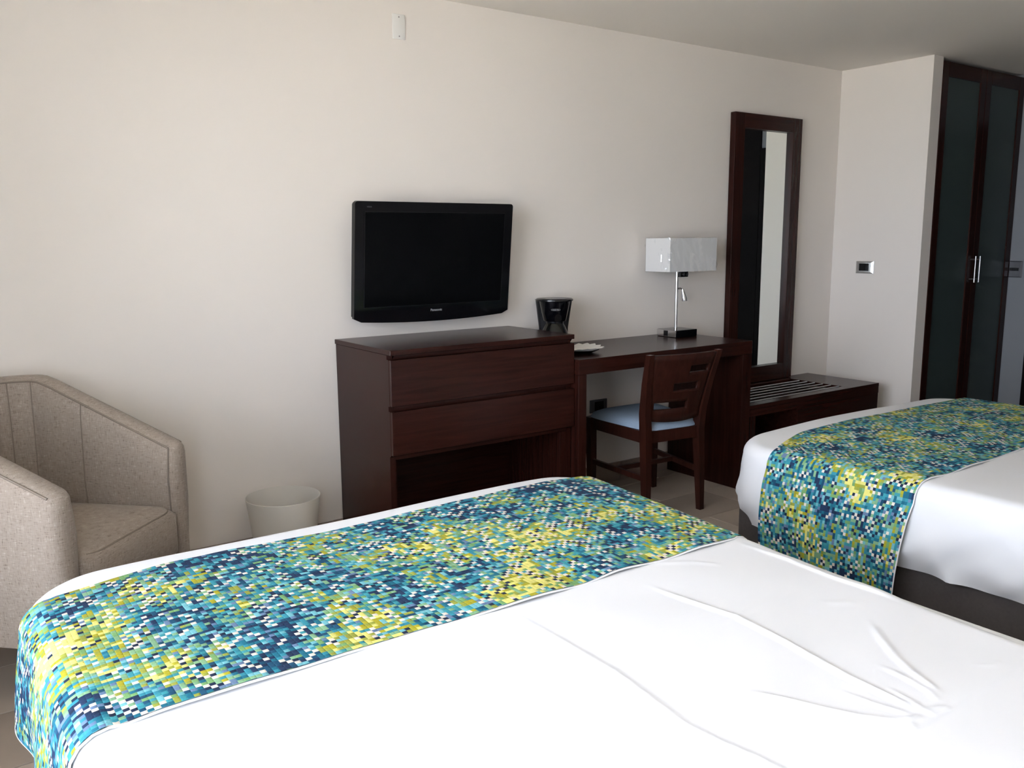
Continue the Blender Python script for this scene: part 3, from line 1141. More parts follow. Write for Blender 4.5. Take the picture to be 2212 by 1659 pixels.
RL = [(2.690, -0.590, 0.0), (2.688, -0.586, 0.20), (2.685, -0.583, 0.40), (2.668, -0.594, 0.50), (2.640, -0.630, 0.64), (2.612, -0.676, 0.776)]
RR = [(3.022, -0.612, 0.0), (3.010, -0.612, 0.20), (2.984, -0.622, 0.40), (2.984, -0.634, 0.50), (2.987, -0.674, 0.64), (2.990, -0.722, 0.776)]
hl = [(0.013, 0.013), (0.017, 0.018), (0.019, 0.021), (0.018, 0.020), (0.016, 0.016), (0.014, 0.013)]
for pts, nm in ((RL, 'l'), (RR, 'r')):
    bm = bmesh.new()
    add_post(bm, pts, hl)
    part('rear_leg', bm, 'chair_wood', ch, True, angle=0.5)
FL = [(2.718, -0.182, 0.0), (2.716, -0.180, 0.22), (2.712, -0.178, 0.415)]
FR = [(3.112, -0.208, 0.0), (3.110, -0.206, 0.22), (3.108, -0.204, 0.415)]
for pts in (FL, FR):
    bm = bmesh.new()
    add_post(bm, pts, [(0.014, 0.014), (0.018, 0.018), (0.020, 0.020)])
    part('front_leg', bm, 'chair_wood', ch, True, angle=0.5)


def bar(p, q, hz, ht):
    """rail between p and q with half height hz, half thickness ht"""
    p, q = Vector(p), Vector(q)
    d = (q - p)
    d.z = 0
    d.normalize()
    nrm = Vector((-d.y, d.x, 0)) * ht
    bm = bmesh.new()
    rings = []
    for c in (p, q):
        rings.append([c - nrm - Vector((0, 0, hz)), c + nrm - Vector((0, 0, hz)), c + nrm + Vector((0, 0, hz)), c - nrm + Vector((0, 0, hz))])
    add_loft(bm, rings)
    return bm


zr = 0.388
for p, q in ((RL[2], RR[2]), (FL[2], FR[2]), (RL[2], FL[2]), (RR[2], FR[2])):
    part('seat_rail', bar((p[0], p[1], zr), (q[0], q[1], zr), 0.027, 0.010), 'chair_wood', ch)
for p, q in ((RL[1], FL[1]), (RR[1], FR[1])):
    part('stretcher', bar((p[0], p[1], 0.195), (q[0], q[1], 0.195), 0.012, 0.008), 'chair_wood', ch)
mL = Vector(RL[1]).lerp(Vector(FL[1]), 0.55)
mR = Vector(RR[1]).lerp(Vector(FR[1]), 0.55)
part('stretcher', bar((mL.x, mL.y, 0.195), (mR.x, mR.y, 0.195), 0.011, 0.008), 'chair_wood', ch)

# seat pad: domed cushion over a trapezoid
bm = bmesh.new()
c00, c10, c01, c11 = Vector((2.685, -0.596, 0)), Vector((2.990, -0.632, 0)), Vector((2.690, -0.158, 0)), Vector((3.132, -0.182, 0))
nS = 24
lay = []
for zz in (0, 1):
    g = []
    for j in range(nS + 1):
        row = []
        for i in range(nS + 1):
            s, t = i / nS, j / nS
            # round the corners of the plan
            p_, q_ = 2 * s - 1, 2 * t - 1
            k_ = 0.09
            pp = p_ * (1 - k_ * q_ ** 4 * abs(p_) ** 3)
            qq = q_ * (1 - k_ * p_ ** 4 * abs(q_) ** 3)
            s2, t2 = (pp + 1) / 2, (qq + 1) / 2
            P = c00.lerp(c10, s2).lerp(c01.lerp(c11, s2), t2)
            dome = (1 - p_ ** 4) ** 0.5 * (1 - q_ ** 4) ** 0.5
            P.z = 0.4165 if zz == 0 else 0.424 + 0.040 * dome
            row.append(bm.verts.new(P))
        g.append(row)
    lay.append(g)
for zz in (0, 1):
    for j in range(nS):
        for i in range(nS):
            bm.faces.new((lay[zz][j][i], lay[zz][j][i + 1], lay[zz][j + 1][i + 1], lay[zz][j + 1][i]))
bord = [(0, i) for i in range(nS)] + [(j, nS) for j in range(nS)] + [(nS, i) for i in range(nS, 0, -1)] + [(j, 0) for j in range(nS, 0, -1)]
for k in range(len(bord)):
    a, b2 = bord[k], bord[(k + 1) % len(bord)]
    bm.faces.new((lay[0][a[0]][a[1]], lay[0][b2[0]][b2[1]], lay[1][b2[0]][b2[1]], lay[1][a[0]][a[1]]))
part('seat_pad', bm, 'seat_fabric', ch, True, label='blue grey fabric seat pad', angle=1.0)

# curved back panel with three staggered slots
slots = [(0.58, 0.93, 0.17, 0.29), (0.36, 0.80, 0.44, 0.56), (0.08, 0.66, 0.72, 0.84)]
sl = sorted(set([0, 1] + [round(a, 3) for s_ in slots for a in s_[:2]] + [k / 14 for k in range(15)]))
tl_ = sorted(set([0, 1] + [round(a, 3) for s_ in slots for a in s_[2:]] + [k / 12 for k in range(13)]))


def post_at(pts, z):
    for a, b2 in zip(pts[:-1], pts[1:]):
        if a[2] <= z <= b2[2] + 1e-9:
            return Vector(a).lerp(Vector(b2), (z - a[2]) / (b2[2] - a[2]))
    return Vector(pts[-1])


def back_pt(s, t):
    z = 0.770 - t * (0.770 - 0.466)
    A, B = post_at(RL, z), post_at(RR, z)
    A = A + Vector((0.014, 0, 0))
    B = B - Vector((0.014, 0, 0))
    P = A.lerp(B, s)
    bow = 4 * s * (1 - s)
    P.y -= 0.020 * bow
    P.z = z
    if t > 0.9:
        P.z -= 0.012 * bow * (t - 0.9) / 0.1
    return P


bm = bmesh.new()
G_ = [[None] * len(sl) for _ in tl_]
for j, t in enumerate(tl_):
    for i, s in enumerate(sl):
        G_[j][i] = bm.verts.new(back_pt(s, t))
for j in range(len(tl_) - 1):
    for i in range(len(sl) - 1):
        sm_, tm_ = (sl[i] + sl[i + 1]) / 2, (tl_[j] + tl_[j + 1]) / 2
        if any(a < sm_ < b2 and c < tm_ < d_ for a, b2, c, d_ in slots):
            continue
        bm.faces.new((G_[j][i], G_[j][i + 1], G_[j + 1][i + 1], G_[j + 1][i]))
bp_ = part('backrest', bm, 'chair_wood', ch, True, angle=0.5)
md = bp_.modifiers.new('thickness', 'SOLIDIFY')
md.thickness = 0.014
md.offset = 0

# ------------------------------------------------------------------ waste bin
bxc, byc = 1.155, -0.175
bm = bmesh.new()
ro = [(0.098, 0.002), (0.104, 0.03), (0.120, 0.14), (0.138, 0.285), (0.1405, 0.300), (0.1385, 0.301), (0.136, 0.285), (0.118, 0.14), (0.101, 0.03), (0.095, 0.006)]
add_lathe(bm, ro, bxc, byc, 64)
bn_ = thing('waste_bin', bm, 'bin_plastic', (bxc, byc, 0), 'round translucent white plastic waste bin by the wall', 'bin', True, angle=0.9)
bm = bmesh.new()
add_lathe(bm, [(0.096, 0.002), (0.097, 0.006)], bxc, byc, 64, True)
part('bin_floor', bm, 'bin_plastic', bn_)

# ------------------------------------------------------------------ armchair
U = Vector((math.cos(math.radians(-45)), math.sin(math.radians(-45)), 0))
Wv = Vector((math.cos(math.radians(45)), math.sin(math.radians(45)), 0))


def uw(u, w, z=0.0):
    p = U * u + Wv * w
    return Vector((p.x, p.y, z))


w0, hwA, thk = -0.135, 0.322, 0.085
uF, uB = 0.835, 0.215
ac = empty('armchair', uw((uF + uB) / 2, w0), 'beige linen tub armchair beside the waste bin', 'armchair')


def path_pts(hw, ub, uf, r, n=14, m_=12):
    """plan path: left arm front -> back -> right arm front, rounded back corners"""
    out = []
    for k in range(m_):
        out.append((uf + (ub + r - uf) * k / m_, -hw))
    for k in range(n + 1):
        a = math.radians(180 + 90 * (1 - k / n) - 90) if False else math.pi * 1.5 - (math.pi / 2) * k / n
        out.append((ub + r + r * math.cos(a), -hw + r + r * math.sin(a)))
    for k in range(1, m_):
        out.append((ub, -hw + r + (2 * hw - 2 * r) * k / m_))
    for k in range(n + 1):
        a = math.pi - (math.pi / 2) * k / n
        out.append((ub + r + r * math.cos(a), hw - r + r * math.sin(a)))
    for k in range(1, m_ + 1):
        out.append((ub + r + (uf - ub - r) * k / m_, hw))
    return out


outP = path_pts(hwA, uB, uF, 0.17)
inP = path_pts(hwA - thk, uB + thk, uF, 0.10)
ZB = 0.205
bm = bmesh.new()
rings = []
nP = len(outP)


def ztop(u):
    t = (u - (uB + 0.15)) / (uF - uB - 0.15)
    t = min(1, max(0, t))
    sm2 = t * t / 0.12 * 0.5 if t < 0.12 else t - 0.06
    return 0.845 - 0.205 * sm2 / 0.94


inner_edge, outer_edge = [], []
for i in range(nP):
    uo, wo = outP[i]
    ui, wi = inP[i]
    um = (uo + ui) / 2
    zt = ztop(um)
    O = Vector((uo, w0 + wo, 0))
    I = Vector((ui, w0 + wi, 0))
    N_ = (I - O).normalized()
    # gently padded inner face with shallow vertical pleats
    sec = []
    flare = 0.022
    sec.append(O - N_ * (-0.030) + Vector((0, 0, ZB)))
    sec.append(O - N_ * (-0.010) + Vector((0, 0, ZB + 0.14)))
    sec.append(O + Vector((0, 0, 0.45)))
    sec.append(O + Vector((0, 0, zt - 0.03)))
    sec.append(O + N_ * 0.006 + Vector((0, 0, zt - 0.010)))
    sec.append(O + N_ * 0.020 + Vector((0, 0, zt)))
    sec.append(O.lerp(I, 0.5) + Vector((0, 0, zt + 0.002)))
    sec.append(I - N_ * 0.016 + Vector((0, 0, zt)))
    sec.append(I - N_ * 0.003 + Vector((0, 0, zt - 0.012)))
    pl = 0.004 * math.sin(i * 1.35) if 12 < i < nP - 12 else 0.0
    sec.append(I + N_ * (0.004 + pl) + Vector((0, 0, zt - 0.06)))
    sec.append(I + N_ * (0.010 + pl) + Vector((0, 0, 0.52)))
    sec.append(I + N_ * 0.004 + Vector((0, 0, 0.42)))
    sec.append(I + Vector((0, 0, ZB)))
    rings.append([uw(p.x, p.y, p.z) for p in sec])
    inner_edge.append(rings[-1][8])
    outer_edge.append(rings[-1][4])
# rounded arm fronts
for end in (0, -1):
    base = rings[end]
    cen = sum(base, Vector()) / len(base)
    extra = []
    for k, (fwd, shr) in enumerate(((0.016, 0.012), (0.026, 0.030))):
        ring = []
        for p in base:
            d = Vector((cen.x - p.x, cen.y - p.y, 0))
            dl_ = d.length
            q = p + U * fwd + (d / dl_ * min(dl_ * 0.8, shr) if dl_ > 1e-6 else Vector())
            if p.z > 0.5:
                q.z = p.z - shr * 0.35 - 0.205 / 0.5 * fwd * 0.3
            ring.append(q)
        extra.append(ring)
    if end == 0:
        rings = [extra[1], extra[0]] + rings
    else:
        rings = rings + [extra[0], extra[1]]
add_loft(bm, rings)
shell = part('back_and_arms', bm, 'linen', ac, True, angle=1.1)
part('piping', tube(inner_edge, 0.0032, 6), 'piping_fabric', shell, True)
part('piping', tube(outer_edge, 0.0032, 6), 'piping_fabric', shell, True)
# seams down the front of each arm
for idx, sec_i in ((2, 9), (len(rings) - 3, 9)):
    r_ = rings[idx]
    pts = [r_[8], r_[9], r_[10], r_[11], r_[12]]
    part('arm_seam', tube(pts, 0.0026, 6), 'piping_fabric', shell, True)
# vertical seams on the inside of the back
for idx in (21, 24, nP - 26, nP - 21, nP - 15, nP - 9):
    r_ = rings[idx + 2]
    part('inside_seam', tube([r_[8], r_[9], r_[10], r_[11]], 0.0022, 6), 'piping_fabric', shell, True)


def uw_box(u0, u1, wa, wb, z0, z1, bev, seg=4):
    bm = bmesh.new()
    add_box(bm, (u0, wa, z0), (u1, wb, z1), bev, seg)
    for v in bm.verts:
        v.co = uw(v.co.x, v.co.y, v.co.z)
    return bm


sa, sb = w0 - hwA + thk + 0.002, w0 + hwA - thk - 0.002
# seat cushion, crowned, with a rounded front
bm = bmesh.new()
nC = 22
u0c, u1c = uB + thk + 0.012, uF + 0.040
lay = []
for zz in (0, 1, 2, 3):
    g = []
    for j in range(nC + 1):
        row = []
        for i in range(nC + 1):
            s, t = 2 * i / nC - 1, 2 * j / nC - 1
            rc = 0.12
            ins = {0: 0.022, 1: 0.0, 2: 0.0, 3: 0.020}[zz]
            hs, ht = (u1c - u0c) / 2 - ins, (sb - sa) / 2 - ins
            pu, pw = s * hs, t * ht
            # rounded plan corners
            au, aw = abs(pu) - (hs - rc * 0.5), abs(pw) - (ht - rc * 0.5)
            if au > 0 and aw > 0:
                r5 = rc * 0.5
                fu_, fv_ = au / r5, aw / r5
                pu = math.copysign(hs - r5 + r5 * fu_ * math.sqrt(1 - fv_ * fv_ / 2), pu)
                pw = math.copysign(ht - r5 + r5 * fv_ * math.sqrt(1 - fu_ * fu_ / 2), pw)
            crown = (1 - s ** 4) * (1 - t ** 4)
            z = {0: 0.288, 1: 0.308, 2: 0.425, 3: 0.444 + 0.014 * crown}[zz]
            row.append(bm.verts.new(uw((u0c + u1c) / 2 + pu, (sa + sb) / 2 + pw, z)))
        g.append(row)
    lay.append(g)
for zz in (0, 3):
    for j in range(nC):
        for i in range(nC):
            bm.faces.new((lay[zz][j][i], lay[zz][j][i + 1], lay[zz][j + 1][i + 1], lay[zz][j + 1][i]))
bord = [(0, i) for i in range(nC)] + [(j, nC) for j in range(nC)] + [(nC, i) for i in range(nC, 0, -1)] + [(j, 0) for j in range(nC, 0, -1)]
for zz in (0, 1, 2):
    for k in range(len(bord)):
        a, b2 = bord[k], bord[(k + 1) % len(bord)]
        bm.faces.new((lay[zz][a[0]][a[1]], lay[zz][b2[0]][b2[1]], lay[zz + 1][b2[0]][b2[1]], lay[zz + 1][a[0]][a[1]]))
pipe_pts = [lay[3][a[0]][a[1]].co.copy() for a in bord[nC:2 * nC + 0]]
pipe_pts = [lay[3][j][nC].co.copy() + Vector((0, 0, -0.004)) + U * 0.004 for j in range(nC + 1)]
for v_ in ():
    pass
for g in lay:
    for row in g:
        for v in row:
            pass
# loose vertices inside the two middle layers are not needed
bmesh.ops.delete(bm, geom=[v for v in bm.verts if not v.link_faces], context='VERTS')
cu_ = part('seat_cushion', bm, 'linen', ac, True, angle=1.1)
part('piping', tube(pipe_pts, 0.0026, 6), 'piping_fabric', cu_, True)
part('front_rail', uw_box(uF - 0.05, uF + 0.012, sa - 0.004, sb + 0.004, ZB, 0.286, 0.012, 2), 'linen', ac, True)
part('seat_deck', uw_box(uB + thk, uF - 0.052, sa, sb, ZB, 0.285, 0.004, 1), 'piping_fabric', ac)
for u_, w_ in ((uF - 0.06, w0 - hwA + 0.09), (uF - 0.06, w0 + hwA - 0.09), (uB + 0.12, w0 - hwA + 0.13), (uB + 0.12, w0 + hwA - 0.13)):
    p = uw(u_, w_)
    part('leg', tube([(p.x, p.y, 0.0), (p.x, p.y, ZB + 0.002)], [0.015, 0.024], 12), 'dark_foot', ac, True)

# ------------------------------------------------------------------ beds
ZT = 0.540
YFT = -1.225
YHD = -3.34


class BedForm:
    """smooth outer form of a made-up bed: rounded rectangle in plan, rounded edge, gently crowned"""
    def __init__(s, x0, x1, seed, taper=0.0):
        s.x0, s.x1, s.seed, s.taper = x0, x1, seed, taper
        s.cx = (x0 + x1) / 2
        s.hw = (x1 - x0) / 2
        s.rc = 0.13
        s.re = 0.055

    def crown(s, x, y):
        q = np.clip(np.abs(x - s.cx) / s.hw, 0, 1)
        return ZT + 0.008 * (1 - q ** 2.5) + 0.004 * np.sin(x * 5.1 + s.seed) * np.sin(y * 3.7 + s.seed * 2) - 0.006 * q ** 8

    def warp(s, x, y):
        """the bedding draws in a little along the right side towards the head"""
        q = np.clip((x - s.cx) / s.hw, 0, 1.2)
        return x - s.taper * np.clip(-1.35 - y, 0, 2.0) * q

    def half(s, y):
        d = np.clip(YFT - y, 0, s.rc)
        return s.hw - s.rc + np.sqrt(np.maximum(0, s.rc ** 2 - (s.rc - d) ** 2))


near = BedForm(0.150, 1.740, 0.3, 0.085)
far = BedForm(2.425, 3.975, 1.7)
far.rc = 0.17

CREASE = [  # (polyline in metres on the bed, width, height)
    ([(1.240, -2.063), (1.250, -2.159), (1.268, -2.275), (1.255, -2.402), (1.233, -2.538), (1.227, -2.624), (1.225, -2.667)], 0.0060, 0.0042),
    ([(0.922, -1.984), (0.926, -2.143), (0.923, -2.308), (0.913, -2.395), (0.902, -2.485), (0.909, -2.549), (0.923, -2.613), (0.93, -2.8)], 0.0055, 0.0030),
    ([(1.612, -1.983), (1.619, -2.128), (1.606, -2.247), (1.607, -2.367), (1.610, -2.455), (1.602, -2.533), (1.586, -2.659)], 0.0060, 0.0035),
    ([(0.600, -2.31), (0.927, -2.305), (1.268, -2.275), (1.619, -2.250)], 0.0050, 0.0012),
    ([(1.462, -2.437), (1.410, -2.490), (1.358, -2.554), (1.332, -2.595), (1.313, -2.637), (1.297, -2.661)], 0.0060, 0.0036),
    ([(1.310, -2.549), (1.304, -2.603), (1.292, -2.649), (1.273, -2.670)], 0.0045, 0.0026),
    ([(1.050, -2.47), (1.084, -2.521), (1.113, -2.577), (1.139, -2.623), (1.167, -2.652)], 0.0050, 0.0034),
    ([(1.329, -1.972), (1.421, -2.027), (1.462, -2.072)], 0.0080, 0.0018),
    ([(1.180, -2.560), (1.190, -2.620), (1.205, -2.665)], 0.0040, 0.0024),
    ([(1.250, -2.600), (1.240, -2.650), (1.230, -2.680)], 0.0035, 0.0030),
    ([(1.165, -2.690), (1.190, -2.672), (1.215, -2.676)], 0.0040, 0.0030),
    ([(1.275, -2.690), (1.245, -2.676), (1.225, -2.680)], 0.0040, 0.0030),
    ([(1.150, -2.640), (1.175, -2.660), (1.200, -2.672)], 0.0030, 0.0026),
    ([(1.40, -2.34), (1.47, -2.33), (1.53, -2.37)], 0.012, 0.0016),
    ([(1.44, -2.64), (1.47, -2.66), (1.50, -2.66)], 0.0045, 0.0018),
]


def seg_ridge(X, Y, poly, wid, hgt):
    best = np.full(X.shape, 1e9)
    par = np.zeros(X.shape)
    n = len(poly) - 1
    for i in range(n):
        ax_, ay_ = poly[i]
        bx_, by_ = poly[i + 1]
        dx_, dy_ = bx_ - ax_, by_ - ay_
        t = np.clip(((X - ax_) * dx_ + (Y - ay_) * dy_) / (dx_ * dx_ + dy_ * dy_), 0, 1)
        d = np.hypot(X - ax_ - t * dx_, Y - ay_ - t * dy_)
        better = d < best
        best = np.where(better, d, best)
        par = np.where(better, (i + t) / n, par)
    fade = np.clip(np.minimum(par, 1 - par) * 6, 0.12, 1)
    return hgt * fade * np.exp(-(best / wid) ** 2)


def sheet_mesh(name, bed, step, creases, label, fold=0.006):
    xs = np.linspace(-bed.hw, bed.hw, int(2 * bed.hw / step) + 1)
    ysv = np.linspace(YFT, YHD, int((YFT - YHD) / step) + 1)
    X, Y = np.meshgrid(xs, ysv)          # rows = y
    cyb, hy = (YFT + YHD) / 2, (YFT - YHD) / 2
    PX, PY = X.copy(), Y - cyb
    rc = bed.rc
    au = (np.abs(PX) - (bed.hw - rc)) / rc
    av = (np.abs(PY) - (hy - rc)) / rc
    mk = (au > 0) & (av > 0)
    fu = np.clip(au, 0, 1)
    fv = np.clip(av, 0, 1)
    nu_ = fu * np.sqrt(1 - fv ** 2 / 2)
    nv_ = fv * np.sqrt(1 - fu ** 2 / 2)
    PX = np.where(mk, np.sign(PX) * (bed.hw - rc + rc * nu_), PX)
    PY = np.where(mk, np.sign(PY) * (hy - rc + rc * nv_), PY)
    # pull the flat part in by the edge radius
    k1 = (bed.hw - bed.re) / bed.hw
    k2 = (hy - bed.re) / hy
    PX, PY = PX * k1, PY * k2
    GX, GY = PX + bed.cx, PY + cyb
    GX = bed.warp(GX, GY)
    Z = bed.crown(GX, GY)
    for poly, wd_, hg in creases:
        Z = Z + seg_ridge(GX, GY, poly, wd_, hg)
    Z = Z + 0.0012 * np.sin(GX * 17 + 1.3 * np.sin(GY * 9)) * np.sin(GY * 13 + 0.7)
    if creases:
        # hem of the turned-back top sheet
        st = np.clip((-2.694 - GY) / 0.006, 0, 1)
        sx = np.clip((GX - 1.13) / 0.03, 0, 1)
        Z = Z + 0.0035 * st * sx
    ny_, nx_ = X.shape
    verts = np.stack([GX.ravel(), GY.ravel(), Z.ravel()], 1)
    idx = np.arange(ny_ * nx_).reshape(ny_, nx_)
    faces = np.stack([idx[:-1, :-1].ravel(), idx[:-1, 1:].ravel(), idx[1:, 1:].ravel(), idx[1:, :-1].ravel()], 1)
    per = np.concatenate([idx[0, :-1], idx[:-1, -1], idx[-1, :0:-1], idx[:0:-1, 0]])
    P0 = verts[per]
    nxt, prv = np.roll(P0, -1, 0), np.roll(P0, 1, 0)
    tan = nxt - prv
    nrm = np.stack([tan[:, 1], -tan[:, 0]], 1)
    nrm /= np.linalg.norm(nrm, axis=1)[:, None]
    # outward
    cen = np.array([bed.cx, cyb])
    sgn = np.sign(((P0[:, :2] - cen) * nrm).sum(1))
    nrm *= np.where(sgn == 0, 1, sgn)[:, None]
    arc = np.cumsum(np.linalg.norm(nxt - P0, axis=1))
    prof = []
    for k in range(1, 9):
        a = math.pi / 2 * k / 8
        prof.append((bed.re * math.sin(a), -bed.re * (1 - math.cos(a))))
    drop = 0.285 - bed.re
    nd = max(10, int(drop / (step * 1.8)))
    for k in range(1, nd + 1):
        f = k / nd
        bulge = 0.014 * math.sin(math.pi * f) - 0.020 * max(0, f - 0.75) / 0.25
        prof.append((bed.re + bulge, -bed.re - drop * f))
    creases_near = bed.taper > 0
    allv = [verts]
    last = per
    base = len(verts)
    fcs = [faces]
    m_ = len(per)
    for (off, dz_) in prof:
        hang = max(0.0, min(1.0, -dz_ / 0.28))
        wob = (np.sin(arc * 19 + dz_ * 34 + bed.seed) * 0.55 + np.sin(arc * 31 - dz_ * 22 + 2.1) * 0.3 + np.sin(arc * 53 + dz_ * 70) * 0.25) * fold * hang
        wob = wob + ((1 - np.abs(np.sin(arc * 5.3 + dz_ * 9 + bed.seed))) ** 5 - 0.25) * fold * 1.1 * hang + ((1 - np.abs(np.sin(arc * 8.7 - dz_ * 5 + 1.1))) ** 7 - 0.2) * fold * 0.8 * hang
        if not creases_near:
            sel = np.clip((-2.02 - P0[:, 1]) / 0.12, 0, 1) * (P0[:, 0] < bed.cx)
            wob = wob + sel * ((1 - np.abs(np.sin(P0[:, 1] * 7.5 - dz_ * 11))) ** 3 - 0.3) * 0.020 * hang ** 1.3
        hem = 0.010 * math.sin(math.pi * 0.5 * hang) * np.sin(arc * 4.3 + bed.seed)
        ring = np.stack([P0[:, 0] + nrm[:, 0] * (off + wob), P0[:, 1] + nrm[:, 1] * (off + wob), P0[:, 2] + dz_ + hem * hang], 1)
        allv.append(ring)
        cur = np.arange(base, base + m_)
        fcs.append(np.stack([last, cur, np.roll(cur, -1), np.roll(last, -1)], 1))
        last = cur
        base += m_
    V = np.concatenate(allv)
    F = np.concatenate(fcs)
    org = Vector((bed.cx, cyb, 0.26))
    V = V - np.array(org)
    me = bpy.data.meshes.new(name)
    me.from_pydata(V.tolist(), [], F.tolist())
    me.update()
    bm = bmesh.new()
    bm.from_mesh(me)
    bmesh.ops.recalc_face_normals(bm, faces=bm.faces)
    bm.to_mesh(me)
    bm.free()
    for p in me.polygons:
        p.use_smooth = True
    me.materials.append(MATS['sheet_cotton'])
    o = bpy.data.objects.new(name, me)
    C.objects.link(o)
    o.location = org
    o['label'] = label
    o['category'] = 'bed sheet'
    o['group'] = 'white sheets on the two beds'
    ROOT[o.name] = org
    return o


def make_bed(bed, label):
    e = empty('bed', (bed.cx, (YFT + YHD) / 2, 0), label, 'bed', 'pair of hotel beds')
    ins = 0.055
    part('base', box((bed.x0 + ins, YHD + 0.02, 0.07), (bed.x1 - ins, YFT - ins, 0.295), 0.012, 2), 'bed_base_fabric', e, True, label='dark grey brown fabric base')
    part('mattress', box((bed.x0 + 0.062, YHD + 0.06, 0.297), (bed.x1 - 0.062, YFT - 0.062, ZT - 0.016), 0.03, 2), 'mattress_white', e)
    for x in (bed.x0 + 0.15, bed.x1 - 0.15):
        for y in (YFT - 0.16, YHD + 0.16):
            part('leg', tube([(x, y, 0.0), (x, y, 0.072)], [0.022, 0.026], 12), 'dark_foot', e, True)
    return e


make_bed(near, 'near bed with white sheet and mosaic runner in the foreground')
make_bed(far, 'far bed at right with dark base and mosaic runner hanging over its side')
sheet_mesh('bed_sheet', near, 0.0065, CREASE, 'white creased sheet covering the near bed', 0.004)
far_folds = [([(2.75, -2.10), (2.82, -2.25), (2.86, -2.45)], 0.02, 0.004), ([(3.2, -2.0), (3.3, -2.3)], 0.02, 0.003)]
sheet_mesh('bed_sheet', far, 0.014, far_folds, 'white sheet tucked over the far bed at right', 0.010)


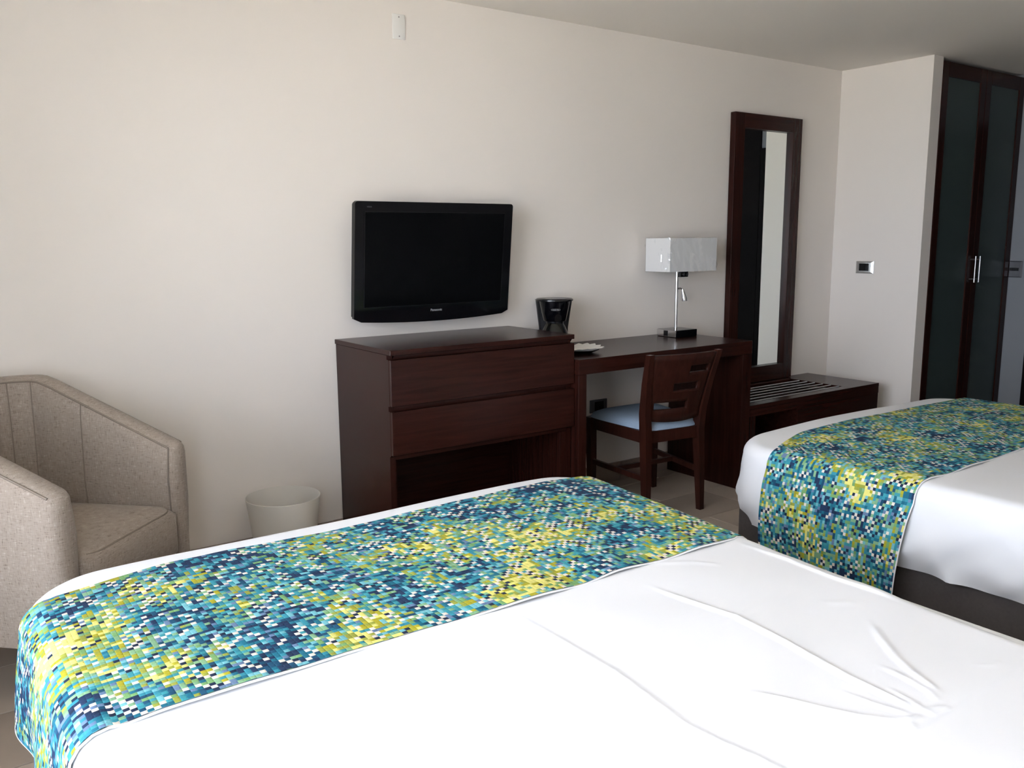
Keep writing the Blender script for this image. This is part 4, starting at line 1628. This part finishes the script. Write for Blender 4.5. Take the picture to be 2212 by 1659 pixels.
def runner(bed, yf, yb, hangL, hangR, mname, label, lift=0.007, skew=0.0):
    ny_ = 64
    yv = np.linspace(yf, yb, ny_ + 1)
    nh, na, nt_ = 24, 8, 130
    V, UV = [], []
    cols = None
    for j, y0_ in enumerate(yv):
        line = []
        lens = [0.0]
        vv = (j / ny_)
        # slightly wandering long edges
        def yy(x):
            e0 = 0.006 * math.sin(x * 5.0 + bed.seed) + 0.003 * math.sin(x * 13)
            e1 = 0.010 * math.sin(x * 3.1 + 1 + bed.seed) + 0.004 * math.sin(x * 11)
            k_ = min(1.0, max(0.0, 1 - (x - (bed.cx - bed.hw)) / 0.34))
            return y0_ + e0 * (1 - vv) + e1 * vv - skew * k_ * k_ * (3 - 2 * k_) * (1 - vv)
        re = bed.re + lift
        pts = []
        for side, hang in ((-1, hangL), (1, hangR)):
            seg = []
            y_ = yy(bed.cx + side * bed.hw)
            hw = float(bed.half(np.array(y_)))
            zt = float(bed.crown(np.array(bed.cx + side * (hw - bed.re)), np.array(y_)))
            xe = bed.cx + side * (hw - bed.re)
            for k in range(nh, 0, -1):
                f = k / nh
                d = hang * f
                bul = (0.016 if bed.taper else 0.020) * math.sin(math.pi * min(1, d / 0.34)) + (0.0 if bed.taper else 0.010 * min(1.0, d / 0.05)) + 0.010 * f * math.sin(y_ * 21 + 1.0 + side) * f
                seg.append((xe + side * (re + bul), y_ + (0.040 * f * vv if side < 0 else 0.0), zt - bed.re - d))
            for k in range(na, -1, -1):
                a = math.pi / 2 * k / na
                seg.append((xe + side * re * math.sin(a), y_, zt - bed.re + re * math.cos(a)))
            pts.append(seg)
        left, right = pts[0], pts[1][::-1]
        xl, xr = left[-1][0], right[0][0]
        mid = []
        for k in range(1, nt_):
            x = xl + (xr - xl) * k / nt_
            y_ = yy(x)
            ripple = 0.0035 * max(0, vv - 0.62) / 0.38 * math.sin(x * 16 + 2.0 * math.sin(x * 5))
            mid.append((x, y_, float(bed.crown(np.array(x), np.array(y_))) + lift + ripple + 0.0010 * math.sin(x * 40) * math.sin(y_ * 30)))
        row = [(float(bed.warp(np.array(p[0]), np.array(p[1]))), p[1], p[2]) for p in left + mid + right]
        V.append(row)
        u_ = 0.0
        us = [0.0]
        for a, b2 in zip(row[:-1], row[1:]):
            u_ += math.dist(a, b2)
            us.append(u_)
        UV.append(us)
    ncol = len(V[0])
    zmin = min(min(p[2] for p in r_) for r_ in V)
    org = Vector((bed.cx, (yf + yb) / 2, zmin))
    verts = [tuple(Vector(p) - org) for r_ in V for p in r_]
    faces = []
    for j in range(ny_):
        for i in range(ncol - 1):
            faces.append((j * ncol + i, j * ncol + i + 1, (j + 1) * ncol + i + 1, (j + 1) * ncol + i))
    me = bpy.data.meshes.new('bed_runner')
    me.from_pydata(verts, [], faces)
    me.update()
    uvl = me.uv_layers.new(name='UVMap')
    flat = [(UV[0][i], (yf - yv[j])) for j in range(ny_ + 1) for i in range(ncol)]
    for lp in me.loops:
        a, b2 = flat[lp.vertex_index]
        uvl.data[lp.index].uv = (a, b2)
    for p in me.polygons:
        p.use_smooth = True
    # make the printed side face up
    mid_face = me.polygons[(ny_ // 2) * (ncol - 1) + ncol // 2]
    if mid_face.normal.z < 0:
        me.flip_normals()
    me.materials.append(MATS[mname])
    o = bpy.data.objects.new('bed_runner', me)
    C.objects.link(o)
    o.location = org
    o['label'] = label
    o['category'] = 'bed runner'
    o['group'] = 'mosaic runners on the two beds'
    ROOT[o.name] = org
    # pale lining and hem, seen as a thin edge
    rows_ = V
    bm = bmesh.new()
    edge_pts = [Vector(p) + Vector((0, -0.001, -0.003)) for p in rows_[-1]]
    add_tube(bm, edge_pts[::2], 0.0022, 6)
    part('hem', bm, 'lining_white', o, True, label='white lining edge')
    bm = bmesh.new()
    add_tube(bm, [Vector(r_[0]) + Vector((0.002, 0, 0)) for r_ in rows_], 0.0026, 6)
    part('hem', bm, 'lining_white', o, True)
    bm = bmesh.new()
    gg = [[bm.verts.new((p[0], p[1], p[2] - 0.0035)) for p in r_[nh + na:ncol - nh - na:4]] for r_ in rows_[::4]]
    for j in range(len(gg) - 1):
        for i in range(len(gg[0]) - 1):
            bm.faces.new((gg[j][i], gg[j][i + 1], gg[j + 1][i + 1], gg[j + 1][i]))
    part('lining', bm, 'lining_white', o, True)
    return o


runner(near, -1.338, -1.972, 0.19, 0.22, 'mosaic_near', 'blue and green mosaic runner across the near bed', skew=0.055)
runner(far, -1.368, -1.978, 0.335, 0.24, 'mosaic_far', 'blue and green mosaic runner across the far bed', skew=0.085)
